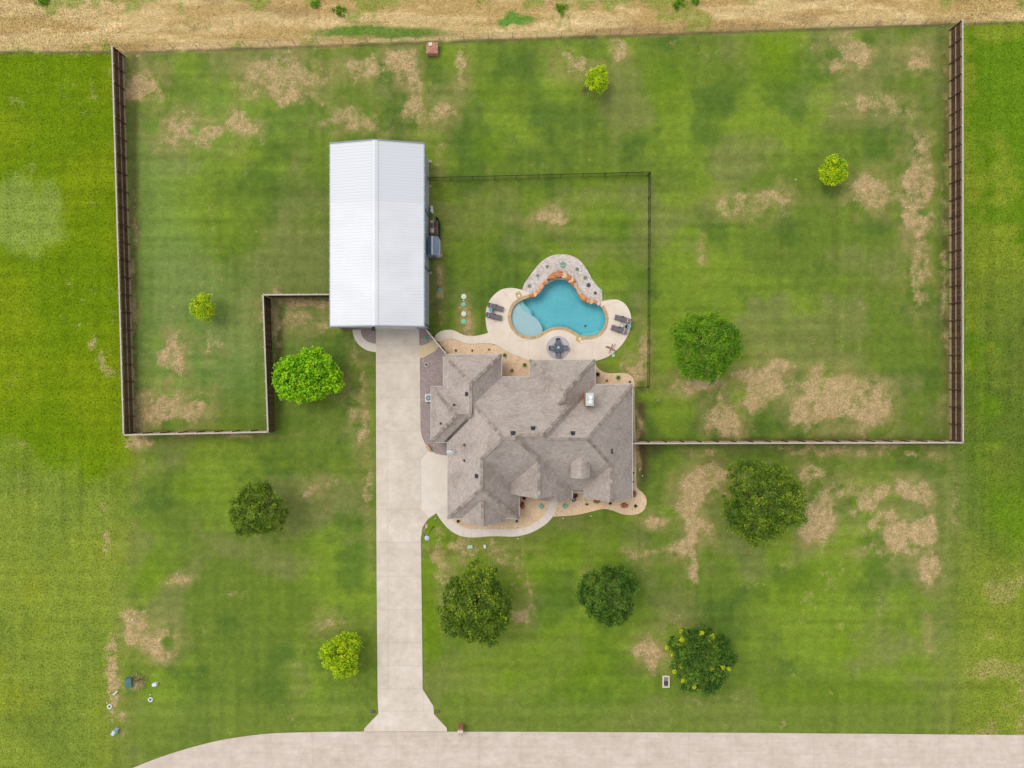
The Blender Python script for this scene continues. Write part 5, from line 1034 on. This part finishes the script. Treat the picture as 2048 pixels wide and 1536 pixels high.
for k in range(3): a = k*2.09; mb = MB(); mb.tube((x+.2*math.cos(a), y+.2*math.sin(a), DZ), (x+.2*math.cos(a), y+.2*math.sin(a), .5), .015); mb.build('leg', FRAME, th)
# dining set on a round rug
rxg, ryg = W(1116.3, 695.3); m, t, b = nodes('rug'); c = objc(t); ln = t.nodes.new('ShaderNodeVectorMath'); ln.operation = 'LENGTH'; t.links.new(c, ln.inputs[0]); nz = noise(t, 9, 4, .7, c)
rr_ = ramp(t, math_(t, 'ADD', math_(t, 'DIVIDE', ln.outputs['Value'], 1.42), math_(t, 'MULTIPLY', math_(t, 'SUBTRACT', nz.outputs[0], .5), .05)), [(0, P(190, 186, 192)), (.55, P(180, 176, 182)), (.66, P(206, 200, 202)), (.8, P(184, 180, 186)), (.9, P(202, 198, 202)), (.95, P(168, 166, 172)), (1, P(152, 152, 160))]); t.links.new(rr_.outputs[0], b.inputs['Base Color']); b.inputs['Roughness'].default_value = .95
mb = MB(); mb.cyl(0, 0, 0, .015, 1.42, n=64); rug = mb.build('round_rug', m); rug.location = (rxg, ryg, DZ+.006); tag(rug, 'round grey bordered rug under the patio dining table', 'rug')
x, y = W(1116.4, 695.6, .8); tb = thing('patio_table', 'square blue-grey glass dining table on the round rug', 'table', (x, y, DZ+.02)); mb = MB(); mb.box(x-.5, y-.5, .78, x+.5, y+.5, .81); mb.build('table_top', mat('slate_glass', P(92, 112, 126), P(78, 98, 112), 3, .25), tb)
mb = MB()
for k in range(9): mb.box(x-.5, y-.46+k*.115, .81, x+.5, y-.445+k*.115, .814)
mb.build('slats', FRAME, tb)
for a in (-.43, .43):
    for s in (-.43, .43): mb = MB(); mb.box(x+a-.025, y+s-.025, DZ+.02, x+a+.025, y+s+.025, .78); mb.build('leg', FRAME, tb)
q = rosette('centre', 14, .26, .07, AQUA, .7, 4); q.v = [(p[0]+x, p[1]+y, p[2]+.9) for p in q.v]; cpt = thing('centrepiece', 'pale aqua succulent in a small dark pot on the patio table', 'potted plant', (x, y, .82)); q.build('plant', mat('pale_aqua', P(196, 226, 232), P(160, 200, 212), 6, .6, tint=.3), cpt); mb = MB(); mb.lathe(x+.02, y, [(.06, .82), (.09, .93), (.07, .93), (.01, .9)], 12); mb.build('pot', mat('black_pot', P(34, 36, 48)), cpt)
ch = thing('patio_chair', '', 'chair', (0, 0, 0), 'sling chairs around the patio table'); CH = mat('chair_sling', P(140, 136, 146), P(120, 116, 126), 6, .85, scale2=30, dark=.12)
mb = MB(); mb.box(-.24, -.25, .43, .24, .22, .46); mb.build('seat', CH, ch, world=False); mb = MB(); mb.beam((0, -.25, .45), (0, -.42, .98), .48, .03); mb.build('backrest', CH, ch, world=False)
for s in (-1, 1): mb = MB(); mb.box(s*.28-.025, -.3, .64, s*.28+.025, .22, .67); mb.build('armrest', FRAME, ch, world=False)
for a in (-.28, .2):
    for s in (-1, 1): mb = MB(); mb.box(s*.28-.02, a-.02, 0, s*.28+.02, a+.02, .64); mb.build('leg', FRAME, ch, world=False)
for i, (dx, dy, rz, lb) in enumerate(((0, .78, math.pi, 'patio chair on the pool side of the square table'), (0, -.72, 0, 'patio chair on the house side of the square table'), (-.78, -.03, -math.pi/2, 'patio chair at the west side of the square table'), (.78, 0, math.pi/2, 'patio chair at the east side of the square table'))):
    o = ch if i == 0 else dup(ch, (0, 0, 0)); o.location = (x+dx, y+dy, DZ+.02); o.rotation_euler = (0, 0, rz); o['label'] = lb
# crossed timber stand
x, y = W(1221.5, 698, .3); th = thing('wooden_stand', 'crossed reddish timber stand on the southeast curve of the pool deck', 'stand', (x, y, DZ)); RED = mat('red_timber', P(166, 104, 66), P(128, 76, 48), 5, .7)
def wp(u, v_, z): X_, Y_ = W(1200+u/13.96, 610+v_/13.96, z); return (X_, Y_, z)
for a, b_2 in (((150, 1165, .12), (330, 1225, .95)), ((195, 1145, .12), (440, 1285, .12)), ((355, 1095, .12), (250, 1350, .7)), ((425, 1090, .12), (345, 1225, .95))): mb = MB(); mb.beam(wp(*a), wp(*b_2), .09 if a[0] != 425 else .05, .07); mb.build('beam', RED, th)
mb = MB(); mb.beam(wp(295, 1200, .6), wp(350, 1232, .9), .12, .08); mb.build('crosspiece', RED, th)
print('objects', len(bpy.data.objects))
